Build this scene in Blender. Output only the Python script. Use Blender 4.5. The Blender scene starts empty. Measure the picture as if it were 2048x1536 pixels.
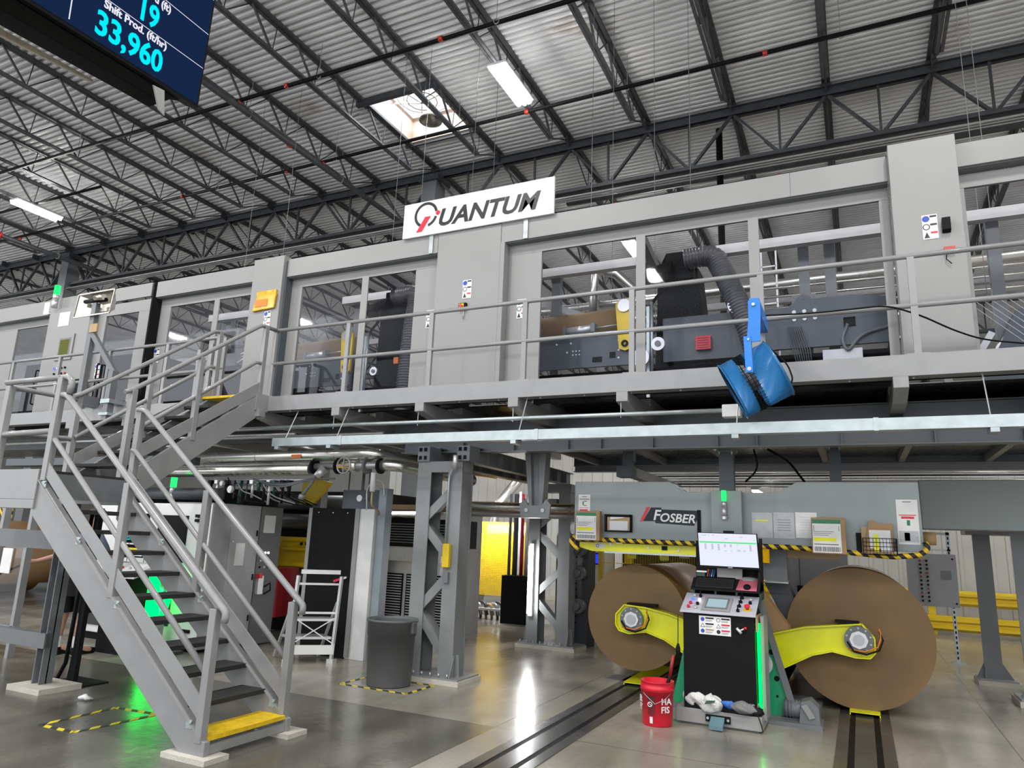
import bpy, bmesh, math, random
from mathutils import Vector as V, Matrix
random.seed(7)
S = bpy.context.scene
COL = S.collection
# ---------------------------------------------------------------- camera
cam_d = bpy.data.cameras.new('camera'); cam = bpy.data.objects.new('camera', cam_d); COL.objects.link(cam)
cam_d.sensor_width = 36; cam_d.lens = 1420.8 / 2048 * 36; cam_d.clip_start = 0.05; cam_d.clip_end = 200
yaw, pit, rol = -0.4539, 0.21485, 0.03973
fw = V((math.sin(yaw)*math.cos(pit), math.cos(yaw)*math.cos(pit), math.sin(pit)))
r0 = V((math.cos(yaw), -math.sin(yaw), 0)); u0 = r0.cross(fw)
rt = math.cos(rol)*r0 + math.sin(rol)*u0; up = -math.sin(rol)*r0 + math.cos(rol)*u0
M4 = Matrix((( rt.x, up.x, -fw.x, 0), (rt.y, up.y, -fw.y, 0), (rt.z, up.z, -fw.z, 1.6), (0, 0, 0, 1)))
cam.matrix_world = M4
S.camera = cam
# ---------------------------------------------------------------- world, exposure
S.view_settings.view_transform = 'Standard'; S.view_settings.look = 'None'
S.view_settings.gamma = 1; S.view_settings.exposure = 0.0; S.view_settings.use_curve_mapping = False
w = bpy.data.worlds.new('grey_fill'); S.world = w; w.use_nodes = True  # added soft fill, let in where the hall is left open behind the camera
bg = w.node_tree.nodes['Background']; bg.inputs[0].default_value = (0.92, 0.96, 1.0, 1); bg.inputs[1].default_value = 2.1
S.cycles.max_bounces = 6; S.cycles.transparent_max_bounces = 12; S.cycles.diffuse_bounces = 3; S.cycles.glossy_bounces = 3
S.cycles.caustics_reflective = False; S.cycles.caustics_refractive = False
S.cycles.sample_clamp_indirect = 4
S.cycles.use_light_tree = True
def area(name, loc, size, power, rot=(0,0,0), color=(1,1,1), spread=180):
    l = bpy.data.lights.new(name, 'AREA'); l.shape = 'RECTANGLE'; l.size, l.size_y = size
    l.energy = power; l.color = color; l.spread = math.radians(spread)
    o = bpy.data.objects.new(name, l); o.location = loc; o.rotation_euler = rot; COL.objects.link(o); return o
LAMPS = [(x, y) for y in (-5.6, 2.5, 10.6, 18.9, 27.2) for x in (-27.3, -20.0, -12.7, -5.44, 1.9, 9.2)]
SEEN = [(-5.44, 10.6), (-20.0, 10.6), (-5.44, 18.9)]
LIGHTS_AT = [p for p in LAMPS if p in SEEN or p[1] < 8 or p[1] > 20 or p[0] in (-27.3, 9.2)]
for lx, ly in LIGHTS_AT:
    if (lx, ly) not in SEEN: area('high_bay_light', (lx, ly, 9.93), (0.4, 1.2), 380, color=(1, .98, .95))
    if (lx, ly) in SEEN: area('high_bay_uplight', (lx, ly, 10.08), (0.4, 1.2), 7, rot=(math.pi, 0, 0), color=(1, .98, .94))
for lx in (-7.2, -1.6, 3.0):                                        # tubes under the gantry deck
    area('under_deck_light', (lx, 9.4, 2.86 if lx > -5 else 2.9), (1.2, .1), 22, color=(1, .97, .92))
# ---------------------------------------------------------------- materials
MT = {}
def mat(name, col, rough=.5, metal=0, noise=.06, scale=6, bump=0, emit=None, es=0, spec=.5, coat=0, nrough=.1):
    m = bpy.data.materials.new(name); m.use_nodes = True; nt = m.node_tree; N = nt.nodes; L = nt.links
    b = N['Principled BSDF']
    b.inputs['Roughness'].default_value = rough; b.inputs['Metallic'].default_value = metal
    b.inputs['Specular IOR Level'].default_value = spec; b.inputs['Coat Weight'].default_value = coat
    c = tuple(col) + (1,)
    if emit:
        b.inputs['Emission Color'].default_value = tuple(emit) + (1,); b.inputs['Emission Strength'].default_value = es
    tc = N.new('ShaderNodeTexCoord'); nz = N.new('ShaderNodeTexNoise')
    nz.inputs['Scale'].default_value = scale; nz.inputs['Detail'].default_value = 4
    L.new(tc.outputs['Object'], nz.inputs['Vector'])
    cr = N.new('ShaderNodeValToRGB'); cr.color_ramp.elements[0].position = .3; cr.color_ramp.elements[1].position = .7
    cr.color_ramp.elements[0].color = tuple(min(1, x*(1-noise)) for x in col) + (1,)
    cr.color_ramp.elements[1].color = tuple(min(1, x*(1+noise)) for x in col) + (1,)
    L.new(nz.outputs['Fac'], cr.inputs['Fac']); L.new(cr.outputs['Color'], b.inputs['Base Color'])
    if nrough:
        mr = N.new('ShaderNodeMapRange'); mr.inputs['To Min'].default_value = max(.02, rough-nrough); mr.inputs['To Max'].default_value = min(1, rough+nrough)
        L.new(nz.outputs['Fac'], mr.inputs['Value']); L.new(mr.outputs['Result'], b.inputs['Roughness'])
    if bump:
        bp = N.new('ShaderNodeBump'); bp.inputs['Strength'].default_value = bump; bp.inputs['Distance'].default_value = .01
        n2 = N.new('ShaderNodeTexNoise'); n2.inputs['Scale'].default_value = scale*8
        L.new(tc.outputs['Object'], n2.inputs['Vector']); L.new(n2.outputs['Fac'], bp.inputs['Height']); L.new(bp.outputs['Normal'], b.inputs['Normal'])
    MT[name] = m; return m
mat('paint', (.25, .25, .255), .32, coat=.15)                 # light grey machine paint
mat('panel', (.27, .267, .266), .42, noise=.03, scale=1.5)     # enclosure sheet
mat('paint_blue', (.25, .29, .32), .4)
mat('yoke', (.27, .305, .31), .42, noise=.05, scale=2)
mat('dark_steel', (.045, .05, .06), .45)
mat('roof_steel', (.05, .054, .062), .5, noise=.25)
mat('chord_steel_lit', (.085, .088, .10), .4, noise=.2); mat('steel_grey', (.15, .16, .17), .4)  # lighter than roof_steel: light caught by joist bottom chords is painted in
mat('column_grey', (.21, .22, .225), .42)
mat('dark_plate', (.07, .085, .10), .4)
mat('black', (.008, .008, .009), .5, spec=.1)
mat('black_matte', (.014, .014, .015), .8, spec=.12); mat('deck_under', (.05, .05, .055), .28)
mat('rubber_tread', (.02, .02, .02), .7, bump=1.0, scale=25)
mat('galv', (.40, .45, .46), .36, metal=.6, noise=.12, scale=9)
mat('stainless', (.50, .48, .44), .28, metal=1, noise=.08)
mat('lagging', (.66, .65, .61), .27, metal=.9, noise=.05, scale=3, nrough=.03)
mat('alum', (.62, .62, .63), .35, metal=.6)
mat('white', (.72, .72, .72), .45)
mat('paper', (.75, .75, .74), .6)
mat('plastic_sleeve', (.5, .52, .54), .12, bump=.8, scale=12)
mat('yellow', (.72, .50, .01), .38)
mat('yellow_lime', (.80, .78, .005), .32)
mat('yellow_tread', (.80, .52, .005), .55, bump=.8, scale=20, noise=.15)
mat('red', (.6, .01, .03), .35)
mat('dark_red', (.25, .01, .015), .4)
mat('red_bright', (.5, .03, .015), .35)
mat('blue_fan', (.015, .13, .33), .3, coat=.3)
mat('blue_bright', (.01, .18, .62), .35)
mat('green_machine', (.01, .30, .13), .28)
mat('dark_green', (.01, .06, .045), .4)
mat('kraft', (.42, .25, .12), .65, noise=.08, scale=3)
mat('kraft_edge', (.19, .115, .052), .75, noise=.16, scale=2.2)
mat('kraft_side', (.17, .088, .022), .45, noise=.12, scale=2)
mat('cardboard', (.34, .21, .10), .7)
mat('wood', (.40, .27, .14), .6)
mat('bin', (.085, .09, .095), .5)
mat('concrete_pad', (.52, .49, .43), .8, bump=.5)
mat('tile', (.05, .05, .05), .5)
mat('orange', (.8, .2, .01), .4)
mat('blue', (.02, .06, .4), .4)
mat('skin', (.50, .27, .19), .55)
mat('shirt', (.10, .12, .17), .8)
mat('hair', (.05, .03, .02), .7)
mat('grille_dark', (.02, .02, .02), .5)
mat('steel_pipe', (.42, .42, .43), .35, metal=.5)
mat('hose', (.10, .10, .11), .3, coat=.3)
mat('bag_white', (.62, .62, .61), .35, bump=1, scale=5)
mat('bag_blue', (.02, .12, .45), .5, bump=.6)
mat('bag_grey', (.16, .16, .16), .6, bump=.6)
mat('amber', (.75, .40, .005), .15, noise=.2, scale=14)
mat('track', (.11, .11, .11), .25, metal=.5, noise=.25, scale=2); mat('paint_lav', (.42, .42, .48), .35); mat('letter_plate', (.03, .038, .042), .5, spec=.15); mat('green_label', (.02, .18, .08), .5); mat('highlight', (.80, .78, .02), .5); mat('keycap', (.025, .025, .027), .5); mat('pad_pink', (.55, .12, .18), .6, noise=.6, scale=3); mat('pedal_blue', (.10, .19, .22), .45); mat('dark_label', (.12, .005, .01), .5)
mat('letter_black', (.006, .006, .008), .4); mat('letter_red', (.65, .005, .04), .4)
def emis(name, col, st):
    m = bpy.data.materials.new(name); m.use_nodes = True; nt = m.node_tree; N = nt.nodes
    N.remove(N['Principled BSDF']); e = N.new('ShaderNodeEmission'); e.inputs[0].default_value = tuple(col)+(1,); e.inputs[1].default_value = st
    nt.links.new(e.outputs[0], N['Material Output'].inputs[0]); MT[name] = m; return m
emis('tube_glow', (1, .98, .93), 12); emis('high_bay_tube', (1, .98, .94), 150); emis('green_glow', (.02, 1, .16), 1.7); emis('green_strip', (0.0, 1, .07), 4.5); emis('lamp_tube', (1, 1, 1), 45)
emis('screen_white', (.80, .82, 1), 1.05); emis('screen_green', (.12, .85, .25), 1); emis('screen_navy', (.008, .02, .065), 1)
emis('screen_cyan', (0, .85, 1.0), 1.05); emis('screen_text', (.85, .83, .95), 1); emis('screen_dark', (.005, .008, .015), 1)
emis('screen_blue', (.03, .06, .8), 1); emis('hmi_screen', (.45, .62, .68), .9); emis('day_sky', (.85, .93, 1), 1.3)
emis('lit_white', (.9, .93, 1), 2.5); emis('lit_blue', (.1, .15, 1), 2.0); emis('screen_yellow', (.8, .6, .05), 1); emis('hmi_olive', (.30, .32, .10), .6)
emis('screen_ink', (.12, .12, .2), 1)
def glass(name, tint=(1,1,1), refl=.10):
    m = bpy.data.materials.new(name); m.use_nodes = True; nt = m.node_tree; N = nt.nodes; L = nt.links
    N.remove(N['Principled BSDF']); t = N.new('ShaderNodeBsdfTransparent'); t.inputs[0].default_value = tuple(tint)+(1,)
    g = N.new('ShaderNodeBsdfGlossy'); g.inputs['Roughness'].default_value = .03
    fr = N.new('ShaderNodeFresnel'); fr.inputs[0].default_value = 1.45
    ad = N.new('ShaderNodeMath'); ad.operation = 'MULTIPLY'; ad.inputs[1].default_value = refl*10
    L.new(fr.outputs[0], ad.inputs[0])
    mx = N.new('ShaderNodeMixShader'); L.new(ad.outputs[0], mx.inputs[0]); L.new(t.outputs[0], mx.inputs[1]); L.new(g.outputs[0], mx.inputs[2])
    L.new(mx.outputs[0], N['Material Output'].inputs[0]); MT[name] = m; return m
glass('glass', (.93, .935, .96), .013); glass('clear_plastic', (.97, .97, .97), .3)

def stripes(name, c1, c2, pitch, ang=(1, 0, 1)):
    m = mat(name, c1, .5); nt = m.node_tree; N = nt.nodes; L = nt.links
    b = N['Principled BSDF']; tc = N.new('ShaderNodeTexCoord'); d = N.new('ShaderNodeVectorMath'); d.operation = 'DOT_PRODUCT'
    d.inputs[1].default_value = tuple(a/pitch for a in ang); L.new(tc.outputs['Object'], d.inputs[0])
    f = N.new('ShaderNodeMath'); f.operation = 'FRACT'; L.new(d.outputs['Value'], f.inputs[0])
    g = N.new('ShaderNodeMath'); g.operation = 'GREATER_THAN'; g.inputs[1].default_value = .5; L.new(f.outputs[0], g.inputs[0])
    mx = N.new('ShaderNodeMix'); mx.data_type = 'RGBA'; L.new(g.outputs[0], mx.inputs['Factor'])
    mx.inputs['A'].default_value = tuple(c1)+(1,); mx.inputs['B'].default_value = tuple(c2)+(1,)
    for l in list(b.inputs['Base Color'].links): L.remove(l)
    L.new(mx.outputs['Result'], b.inputs['Base Color']); return m
stripes('hazard', (.75, .48, .01), (.012, .012, .012), .11, (1, 0, 1))
stripes('hazard_floor', (.62, .52, .02), (.03, .03, .03), .16, (1, .9, 0))

def floor_mat():
    m = mat('concrete', (.3, .29, .27), .3); nt = m.node_tree; N = nt.nodes; L = nt.links; b = N['Principled BSDF']
    for i in ('Base Color', 'Roughness'):
        for l in list(b.inputs[i].links): L.remove(l)
    tc = N.new('ShaderNodeNewGeometry')
    def nz(s, det=6, stretch=None, dist=0):
        n = N.new('ShaderNodeTexNoise'); n.inputs['Scale'].default_value = s; n.inputs['Detail'].default_value = det; n.inputs['Distortion'].default_value = dist
        if stretch:
            mp = N.new('ShaderNodeMapping'); mp.inputs['Scale'].default_value = stretch; mp.inputs['Rotation'].default_value = (0, 0, .5)
            L.new(tc.outputs['Position'], mp.inputs[0]); L.new(mp.outputs[0], n.inputs['Vector'])
        else: L.new(tc.outputs['Position'], n.inputs['Vector'])
        return n.outputs['Fac']
    def ramp(f, a, ca, bb, cb):
        r = N.new('ShaderNodeValToRGB'); e = r.color_ramp.elements
        e[0].position = a; e[0].color = ca+(1,); e[1].position = bb; e[1].color = cb+(1,); L.new(f, r.inputs[0]); return r.outputs[0]
    def mix(t, f, a, c):
        x = N.new('ShaderNodeMix'); x.data_type = 'RGBA'; x.blend_type = t
        if isinstance(f, float): x.inputs['Factor'].default_value = f
        else: L.new(f, x.inputs['Factor'])
        L.new(a, x.inputs['A']); L.new(c, x.inputs['B']); return x.outputs['Result']
    base = ramp(nz(.7, 8, None, .6), .3, (.21, .195, .165), .7, (.40, .375, .325))
    strk = ramp(nz(1.6, 8, (1, .22, 1), .4), .35, (.60, .61, .60), .62, (1.08, 1.07, 1.05))
    c = mix('MULTIPLY', .9, base, strk)
    fine = ramp(nz(35, 4), .3, (.9, .9, .9), .7, (1.05, 1.05, 1.05)); c = mix('MULTIPLY', .8, c, fine)
    # the sealed darker slab on the near left
    sp = N.new('ShaderNodeSeparateXYZ'); L.new(tc.outputs['Position'], sp.inputs[0])
    def cmp(o, op, v):
        n = N.new('ShaderNodeMath'); n.operation = op; n.inputs[1].default_value = v; L.new(o, n.inputs[0]); return n.outputs[0]
    a = cmp(sp.outputs['Y'], 'LESS_THAN', 5.98); bq = cmp(sp.outputs['X'], 'LESS_THAN', -2.95)
    mm = N.new('ShaderNodeMath'); mm.operation = 'MULTIPLY'; L.new(a, mm.inputs[0]); L.new(bq, mm.inputs[1])
    dk = N.new('ShaderNodeRGB'); dk.outputs[0].default_value = (.42, .43, .42, 1)
    c2 = mix('MULTIPLY', mm.outputs[0], c, dk.outputs[0])
    # saw-cut joints
    jd = None
    for ax_, v_ in (('Y', 5.98), ('X', -2.95), ('X', 1.1), ('Y', 12.4)):
        d = N.new('ShaderNodeMath'); d.operation = 'SUBTRACT'; d.inputs[1].default_value = v_; L.new(sp.outputs[ax_], d.inputs[0])
        e_ = N.new('ShaderNodeMath'); e_.operation = 'ABSOLUTE'; L.new(d.outputs[0], e_.inputs[0]); g_ = cmp(e_.outputs[0], 'LESS_THAN', .006)
        if jd is None: jd = g_
        else:
            q_ = N.new('ShaderNodeMath'); q_.operation = 'MAXIMUM'; L.new(jd, q_.inputs[0]); L.new(g_, q_.inputs[1]); jd = q_.outputs[0]
    jc = N.new('ShaderNodeRGB'); jc.outputs[0].default_value = (.45, .43, .40, 1); c2 = mix('MULTIPLY', jd, c2, jc.outputs[0])
    L.new(c2, b.inputs['Base Color'])
    r = N.new('ShaderNodeMapRange'); r.inputs['To Min'].default_value = .10; r.inputs['To Max'].default_value = .34
    L.new(nz(1.1, 6, (1, .4, 1), .3), r.inputs['Value']); L.new(r.outputs[0], b.inputs['Roughness'])
    b.inputs['Specular IOR Level'].default_value = .55
    bp = N.new('ShaderNodeBump'); bp.inputs['Strength'].default_value = .12; bp.inputs['Distance'].default_value = .02
    L.new(nz(9, 3), bp.inputs['Height']); L.new(bp.outputs[0], b.inputs['Normal'])
floor_mat()
def deck_mat():
    m = mat('roof_deck', (.80, .80, .82), .4, metal=0, noise=.1, scale=1.2); nt = m.node_tree; N = nt.nodes; L = nt.links
    b = N['Principled BSDF']; old = b.inputs['Base Color'].links[0].from_socket
    tc = N.new('ShaderNodeTexCoord'); n = N.new('ShaderNodeTexNoise'); n.inputs['Scale'].default_value = .45; n.inputs['Detail'].default_value = 8
    L.new(tc.outputs['Object'], n.inputs['Vector'])
    r = N.new('ShaderNodeValToRGB'); r.color_ramp.elements[0].position = .66; r.color_ramp.elements[1].position = .8; L.new(n.outputs['Fac'], r.inputs[0])
    x = N.new('ShaderNodeMix'); x.data_type = 'RGBA'; L.new(r.outputs[0], x.inputs['Factor']); L.new(old, x.inputs['A']); x.inputs['B'].default_value = (.30, .19, .11, 1)
    L.new(x.outputs['Result'], b.inputs['Base Color'])
deck_mat()
def mesh_screen(name, col, sx, sz, hole=.5):
    """a wire mesh / perforated sheet: real holes cut by a procedural pattern in object space (x or y, z)"""
    m = mat(name, col, .4); nt = m.node_tree; N = nt.nodes; L = nt.links; b = N['Principled BSDF']
    tc = N.new('ShaderNodeTexCoord'); sp = N.new('ShaderNodeSeparateXYZ'); L.new(tc.outputs['Object'], sp.inputs[0])
    ad = N.new('ShaderNodeMath'); L.new(sp.outputs['X'], ad.inputs[0]); L.new(sp.outputs['Y'], ad.inputs[1])
    def cell(s, p):
        a = N.new('ShaderNodeMath'); a.operation = 'DIVIDE'; a.inputs[1].default_value = p; L.new(s, a.inputs[0])
        f = N.new('ShaderNodeMath'); f.operation = 'FRACT'; L.new(a.outputs[0], f.inputs[0])
        g = N.new('ShaderNodeMath'); g.operation = 'GREATER_THAN'; g.inputs[1].default_value = 1-hole; L.new(f.outputs[0], g.inputs[0]); return g.outputs[0]
    a = cell(ad.outputs[0], sx); c = cell(sp.outputs['Z'], sz)
    mu = N.new('ShaderNodeMath'); mu.operation = 'MULTIPLY'; L.new(a, mu.inputs[0]); L.new(c, mu.inputs[1])
    t = N.new('ShaderNodeBsdfTransparent'); mx = N.new('ShaderNodeMixShader')
    L.new(mu.outputs[0], mx.inputs[0]); L.new(b.outputs[0], mx.inputs[1]); L.new(t.outputs[0], mx.inputs[2]); L.new(mx.outputs[0], N['Material Output'].inputs[0])
mesh_screen('perforated_yellow', (.75, .48, .01), .035, .035, .5)
# ---------------------------------------------------------------- helpers
def tag(o, label=None, cat=None, group=None, kind=None):
    if label: o['label'] = label
    if cat: o['category'] = cat
    if group: o['group'] = group
    if kind: o['kind'] = kind
    return o
def thing(name, label, cat, loc=(0,0,0), group=None):
    o = bpy.data.objects.new(name, None); o.empty_display_size = .2; COL.objects.link(o); o.location = loc
    o.matrix_world = Matrix.Translation(V(loc)); return tag(o, label, cat, group)
class MB:
    def __init__(s): s.v = []; s.f = []; s.sm = []
    def add(s, vs, fs, sm=False):
        k = len(s.v); s.v += [tuple(v) for v in vs]; s.f += [tuple(i+k for i in f) for f in fs]; s.sm += [sm]*len(fs); return s
    def box(s, x0, y0, z0, x1, y1, z1):
        x0, x1 = sorted((x0, x1)); y0, y1 = sorted((y0, y1)); z0, z1 = sorted((z0, z1))
        vs = [(x0,y0,z0),(x1,y0,z0),(x1,y1,z0),(x0,y1,z0),(x0,y0,z1),(x1,y0,z1),(x1,y1,z1),(x0,y1,z1)]
        return s.add(vs, [(0,3,2,1),(4,5,6,7),(0,1,5,4),(1,2,6,5),(2,3,7,6),(3,0,4,7)])
    def obox(s, c, a, b, d):                      # centre and three half-axes
        c, a, b, d = V(c), V(a), V(b), V(d); vs = [c+i*a+j*b+k*d for k in (-1,1) for i, j in ((-1,-1),(1,-1),(1,1),(-1,1))]
        fs = [(0,3,2,1),(4,5,6,7),(0,1,5,4),(1,2,6,5),(2,3,7,6),(3,0,4,7)]
        if a.cross(b).dot(d) < 0: fs = [tuple(reversed(f)) for f in fs]
        return s.add(vs, fs)
    def bar(s, p, q, w, h, upv=(0,0,1)):
        p, q = V(p), V(q); d = (q-p)/2; dn = d.normalized(); u = V(upv); sd = dn.cross(u)
        if sd.length < 1e-4: sd = dn.cross(V((1,0,0)))
        sd.normalize(); u = sd.cross(dn); return s.obox((p+q)/2, d, sd*w/2, u*h/2)
    def ibeam(s, p, q, w, h, t=.012, upv=(0,0,1)):
        p, q = V(p), V(q); dn = (q-p).normalized(); u = V(upv); sd = dn.cross(u).normalized(); u = sd.cross(dn)
        s.bar(p, q, t, h, u); s.bar(p+u*(h/2-t/2), q+u*(h/2-t/2), w, t, u); s.bar(p-u*(h/2-t/2), q-u*(h/2-t/2), w, t, u); return s
    def tube(s, pts, r, n=8, cap=True, closed=False):
        pts = [V(p) for p in pts]; k = len(pts); rs = r if isinstance(r, (list, tuple)) else [r]*k
        vs = []; prev = None
        for i, p in enumerate(pts):
            a = pts[i-1] if i > 0 else (pts[-1] if closed else p); b = pts[(i+1) % k] if (i < k-1 or closed) else p
            t = ((p-a).normalized() if i > 0 or closed else V()) + ((b-p).normalized() if i < k-1 or closed else V()); t.normalize()
            if prev is None:
                e = t.cross(V((0,0,1)));
                if e.length < .05: e = t.cross(V((1,0,0)))
            else: e = prev - t*prev.dot(t)
            e.normalize(); prev = e; g = t.cross(e)
            vs += [p + rs[i]*(math.cos(6.28318*j/n)*e + math.sin(6.28318*j/n)*g) for j in range(n)]
        fs = []
        for i in range(k if closed else k-1):
            for j in range(n):
                a, b = i*n+j, i*n+(j+1) % n; c, d = ((i+1) % k)*n+(j+1) % n, ((i+1) % k)*n+j; fs.append((a, d, c, b))
        s.add(vs, fs, n > 5)
        if cap and not closed:
            k0 = len(s.v)-len(vs); s.f += [tuple(k0+j for j in range(n)), tuple(k0+(k-1)*n+n-1-j for j in range(n))]; s.sm += [False]*2
        return s
    def cyl(s, p, q, r, n=16, r2=None): return s.tube([p, q], [r, r if r2 is None else r2], n)
    def prism(s, pts, d):                          # polygon extruded along d
        pts = [V(p) for p in pts]; d = V(d); n = len(pts); nr = V((0,0,0))
        for i in range(n): nr += pts[i].cross(pts[(i+1) % n])
        if nr.dot(d) > 0: pts.reverse()
        return s.add(pts+[p+d for p in pts], [tuple(range(n)), tuple(range(2*n-1, n-1, -1))] + [(i, n+i, n+(i+1) % n, (i+1) % n) for i in range(n)])
    def disc(s, c, nrm, r, t, n=32, r_in=0):
        c = V(c); nrm = V(nrm).normalized(); e = nrm.cross(V((0,0,1)))
        if e.length < .05: e = nrm.cross(V((1,0,0)))
        e.normalize(); g = nrm.cross(e)
        ring = lambda rr, o: [c+nrm*o+rr*(math.cos(6.28318*j/n)*e+math.sin(6.28318*j/n)*g) for j in range(n)]
        if r_in <= 0: return s.prism(ring(r, 0), nrm*t)
        vs = ring(r, 0)+ring(r_in, 0)+ring(r, t)+ring(r_in, t); fs = []
        for j in range(n):
            k = (j+1) % n; fs += [(j, n+j, n+k, k), (2*n+j, 2*n+k, 3*n+k, 3*n+j), (j, k, 2*n+k, 2*n+j), (n+j, 3*n+j, 3*n+k, n+k)]
        return s.add(vs, fs)
    def lathe(s, c, prof, n=24, ax=(0,0,1)):       # prof: (radius, height)
        c = V(c); ax = V(ax).normalized(); e = ax.cross(V((0,1,0)))
        if e.length < .05: e = ax.cross(V((1,0,0)))
        e.normalize(); g = ax.cross(e); vs = []
        for r, h in prof: vs += [c+ax*h+r*(math.cos(6.28318*j/n)*e+math.sin(6.28318*j/n)*g) for j in range(n)]
        fs = [(i*n+j, i*n+(j+1) % n, (i+1)*n+(j+1) % n, (i+1)*n+j) for i in range(len(prof)-1) for j in range(n)]
        return s.add(vs, fs, True)
    def build(s, name, m, parent=None, bevel=0, label=None, cat=None, group=None, kind=None):
        me = bpy.data.meshes.new(name); vs = s.v; loc = V((0,0,0))
        if parent is None and vs:
            xs, ys, zs = zip(*vs); loc = V(((min(xs)+max(xs))/2, (min(ys)+max(ys))/2, min(zs))); vs = [tuple(V(v)-loc) for v in vs]
        me.from_pydata(vs, [], s.f); me.polygons.foreach_set('use_smooth', s.sm); me.update()
        me.materials.append(MT[m]); o = bpy.data.objects.new(name, me); COL.objects.link(o)
        if parent is not None: adopt(o, parent)
        else: o.location = loc; o.matrix_world = Matrix.Translation(loc)
        if bevel:
            b = o.modifiers.new('bevel', 'BEVEL'); b.width = bevel; b.segments = 2; b.limit_method = 'ANGLE'; b.angle_limit = .6
        return tag(o, label, cat, group, kind)
def wmat(o):
    p = o.parent
    return (wmat(p) @ o.matrix_parent_inverse if p else Matrix.Identity(4)) @ o.matrix_basis
def adopt(o, parent):
    o.parent = parent; o.matrix_parent_inverse = wmat(parent).inverted()
def dup(root, off, label=None, group=None):
    kids = [c for c in COL.objects if c.parent == root]
    r = root.copy(); COL.objects.link(r); r.location = V(root.location)+V(off); r.parent = None
    if label: r['label'] = label
    if group: r['group'] = group
    for k in kids:
        c = k.copy(); COL.objects.link(c); c.parent = r; c.matrix_parent_inverse = k.matrix_parent_inverse
        for g in [x for x in COL.objects if x.parent == k]:
            d = g.copy(); COL.objects.link(d); d.parent = c; d.matrix_parent_inverse = g.matrix_parent_inverse
    return r
def fil(pts, r=.08, n=4):
    """round the inner corners of a polyline"""
    P = [V(p) for p in pts]; out = [P[0]]
    for i in range(1, len(P)-1):
        a = P[i-1]-P[i]; b = P[i+1]-P[i]; rr = min(r, a.length*.45, b.length*.45); A = P[i]+a.normalized()*rr; B = P[i]+b.normalized()*rr
        for k in range(n+1):
            t = k/n; out.append((1-t)**2*A + 2*t*(1-t)*P[i] + t*t*B)
    return out+[P[-1]]
def text(body, name, m, parent, o, ux, uy, size, bold=0, shear=0, align='LEFT', thick=.002, width=1, font_space=1):
    """lettering as a mesh standing on the plane with origin o and axes ux, uy"""
    c = bpy.data.curves.new('t', 'FONT'); c.body = body; c.size = size; c.offset = bold*size; c.shear = shear; c.align_x = align; c.extrude = thick/2; c.space_character = font_space
    c.resolution_u = 3
    t = bpy.data.objects.new('t', c); COL.objects.link(t); dg = bpy.context.evaluated_depsgraph_get()
    me = bpy.data.meshes.new_from_object(t.evaluated_get(dg)); bpy.data.objects.remove(t)
    ux = V(ux).normalized(); uy = V(uy).normalized(); uz = ux.cross(uy); o = V(o)
    for v in me.vertices: v.co = o + ux*v.co.x*width + uy*v.co.y + uz*v.co.z
    me.materials.clear(); me.materials.append(MT[m]); ob = bpy.data.objects.new(name, me); COL.objects.link(ob); adopt(ob, parent); return ob
X, Y, Z = V((1,0,0)), V((0,1,0)), V((0,0,1))
# ================================================================ SETTING
MB().box(-60, -8, -.1, 14, 46, 0).build('floor', 'concrete', kind='structure')
ROOF = 10.85
def deck():
    m = MB(); y = -8.0; P = .152; hx0, hx1, hy0, hy1 = -9.2, -7.6, 11.05, 12.8
    i = 0
    while y < 46:
        prof = [(y, 0), (y+.05, 0), (y+.066, .06), (y+.136, .06), (y+.152, 0)]
        spans = [(-60, hx0), (hx1, 14)] if hy0 < y+.07 < hy1 else [(-60, 14)]
        for a, b in spans:
            for (ya, za), (yb, zb) in zip(prof, prof[1:]):
                m.add([(a, ya, ROOF+za), (b, ya, ROOF+za), (b, yb, ROOF+zb), (a, yb, ROOF+zb)], [(0, 3, 2, 1)])
        y += P; i += 1
    return m
deck().build('ceiling', 'roof_deck', kind='structure')
# partition wall of white ribbed sheet behind the line
def ribbed(y, x0, x1, z1):
    m = MB(); x = x0
    while x < x1:
        pr = [(x, 0), (x+.16, 0), (x+.18, -.03), (x+.24, -.03), (x+.26, 0), (x+.3, 0)]
        for (a, ya), (b, yb) in zip(pr, pr[1:]):
            m.add([(a, y+ya, 0), (b, y+yb, 0), (b, y+yb, z1), (a, y+ya, z1)], [(0, 1, 2, 3)])
        x += .3
    m.box(x0, y+.01, 0, x1, y+.12, z1); return m
mat('wall_sheet', (.55, .54, .51), .5, noise=.04, scale=2)
ribbed(19.0, -13.5, 9, 5.2).build('wall_back', 'wall_sheet', kind='structure')
MB().box(-13.5, 18.93, 0, 9, 18.98, .12).build('baseboard_back', 'concrete_pad', kind='structure')
MB().box(-60, 45.8, 0, 14, 46, 10.9).build('wall_far', 'wall_sheet', kind='structure')
MB().box(13.8, -8, 0, 14, 46, 10.9).build('wall_right', 'wall_sheet', kind='structure')
# far left wall with the open dock door
m = MB(); m.box(-60, 30, 0, -59.8, 46, 10.9).box(-60, -8, 0, -59.8, 4, 10.9).box(-60, 4, 5.5, -59.8, 30, 10.9)
m.build('wall_left', 'wall_sheet', kind='structure')

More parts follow.
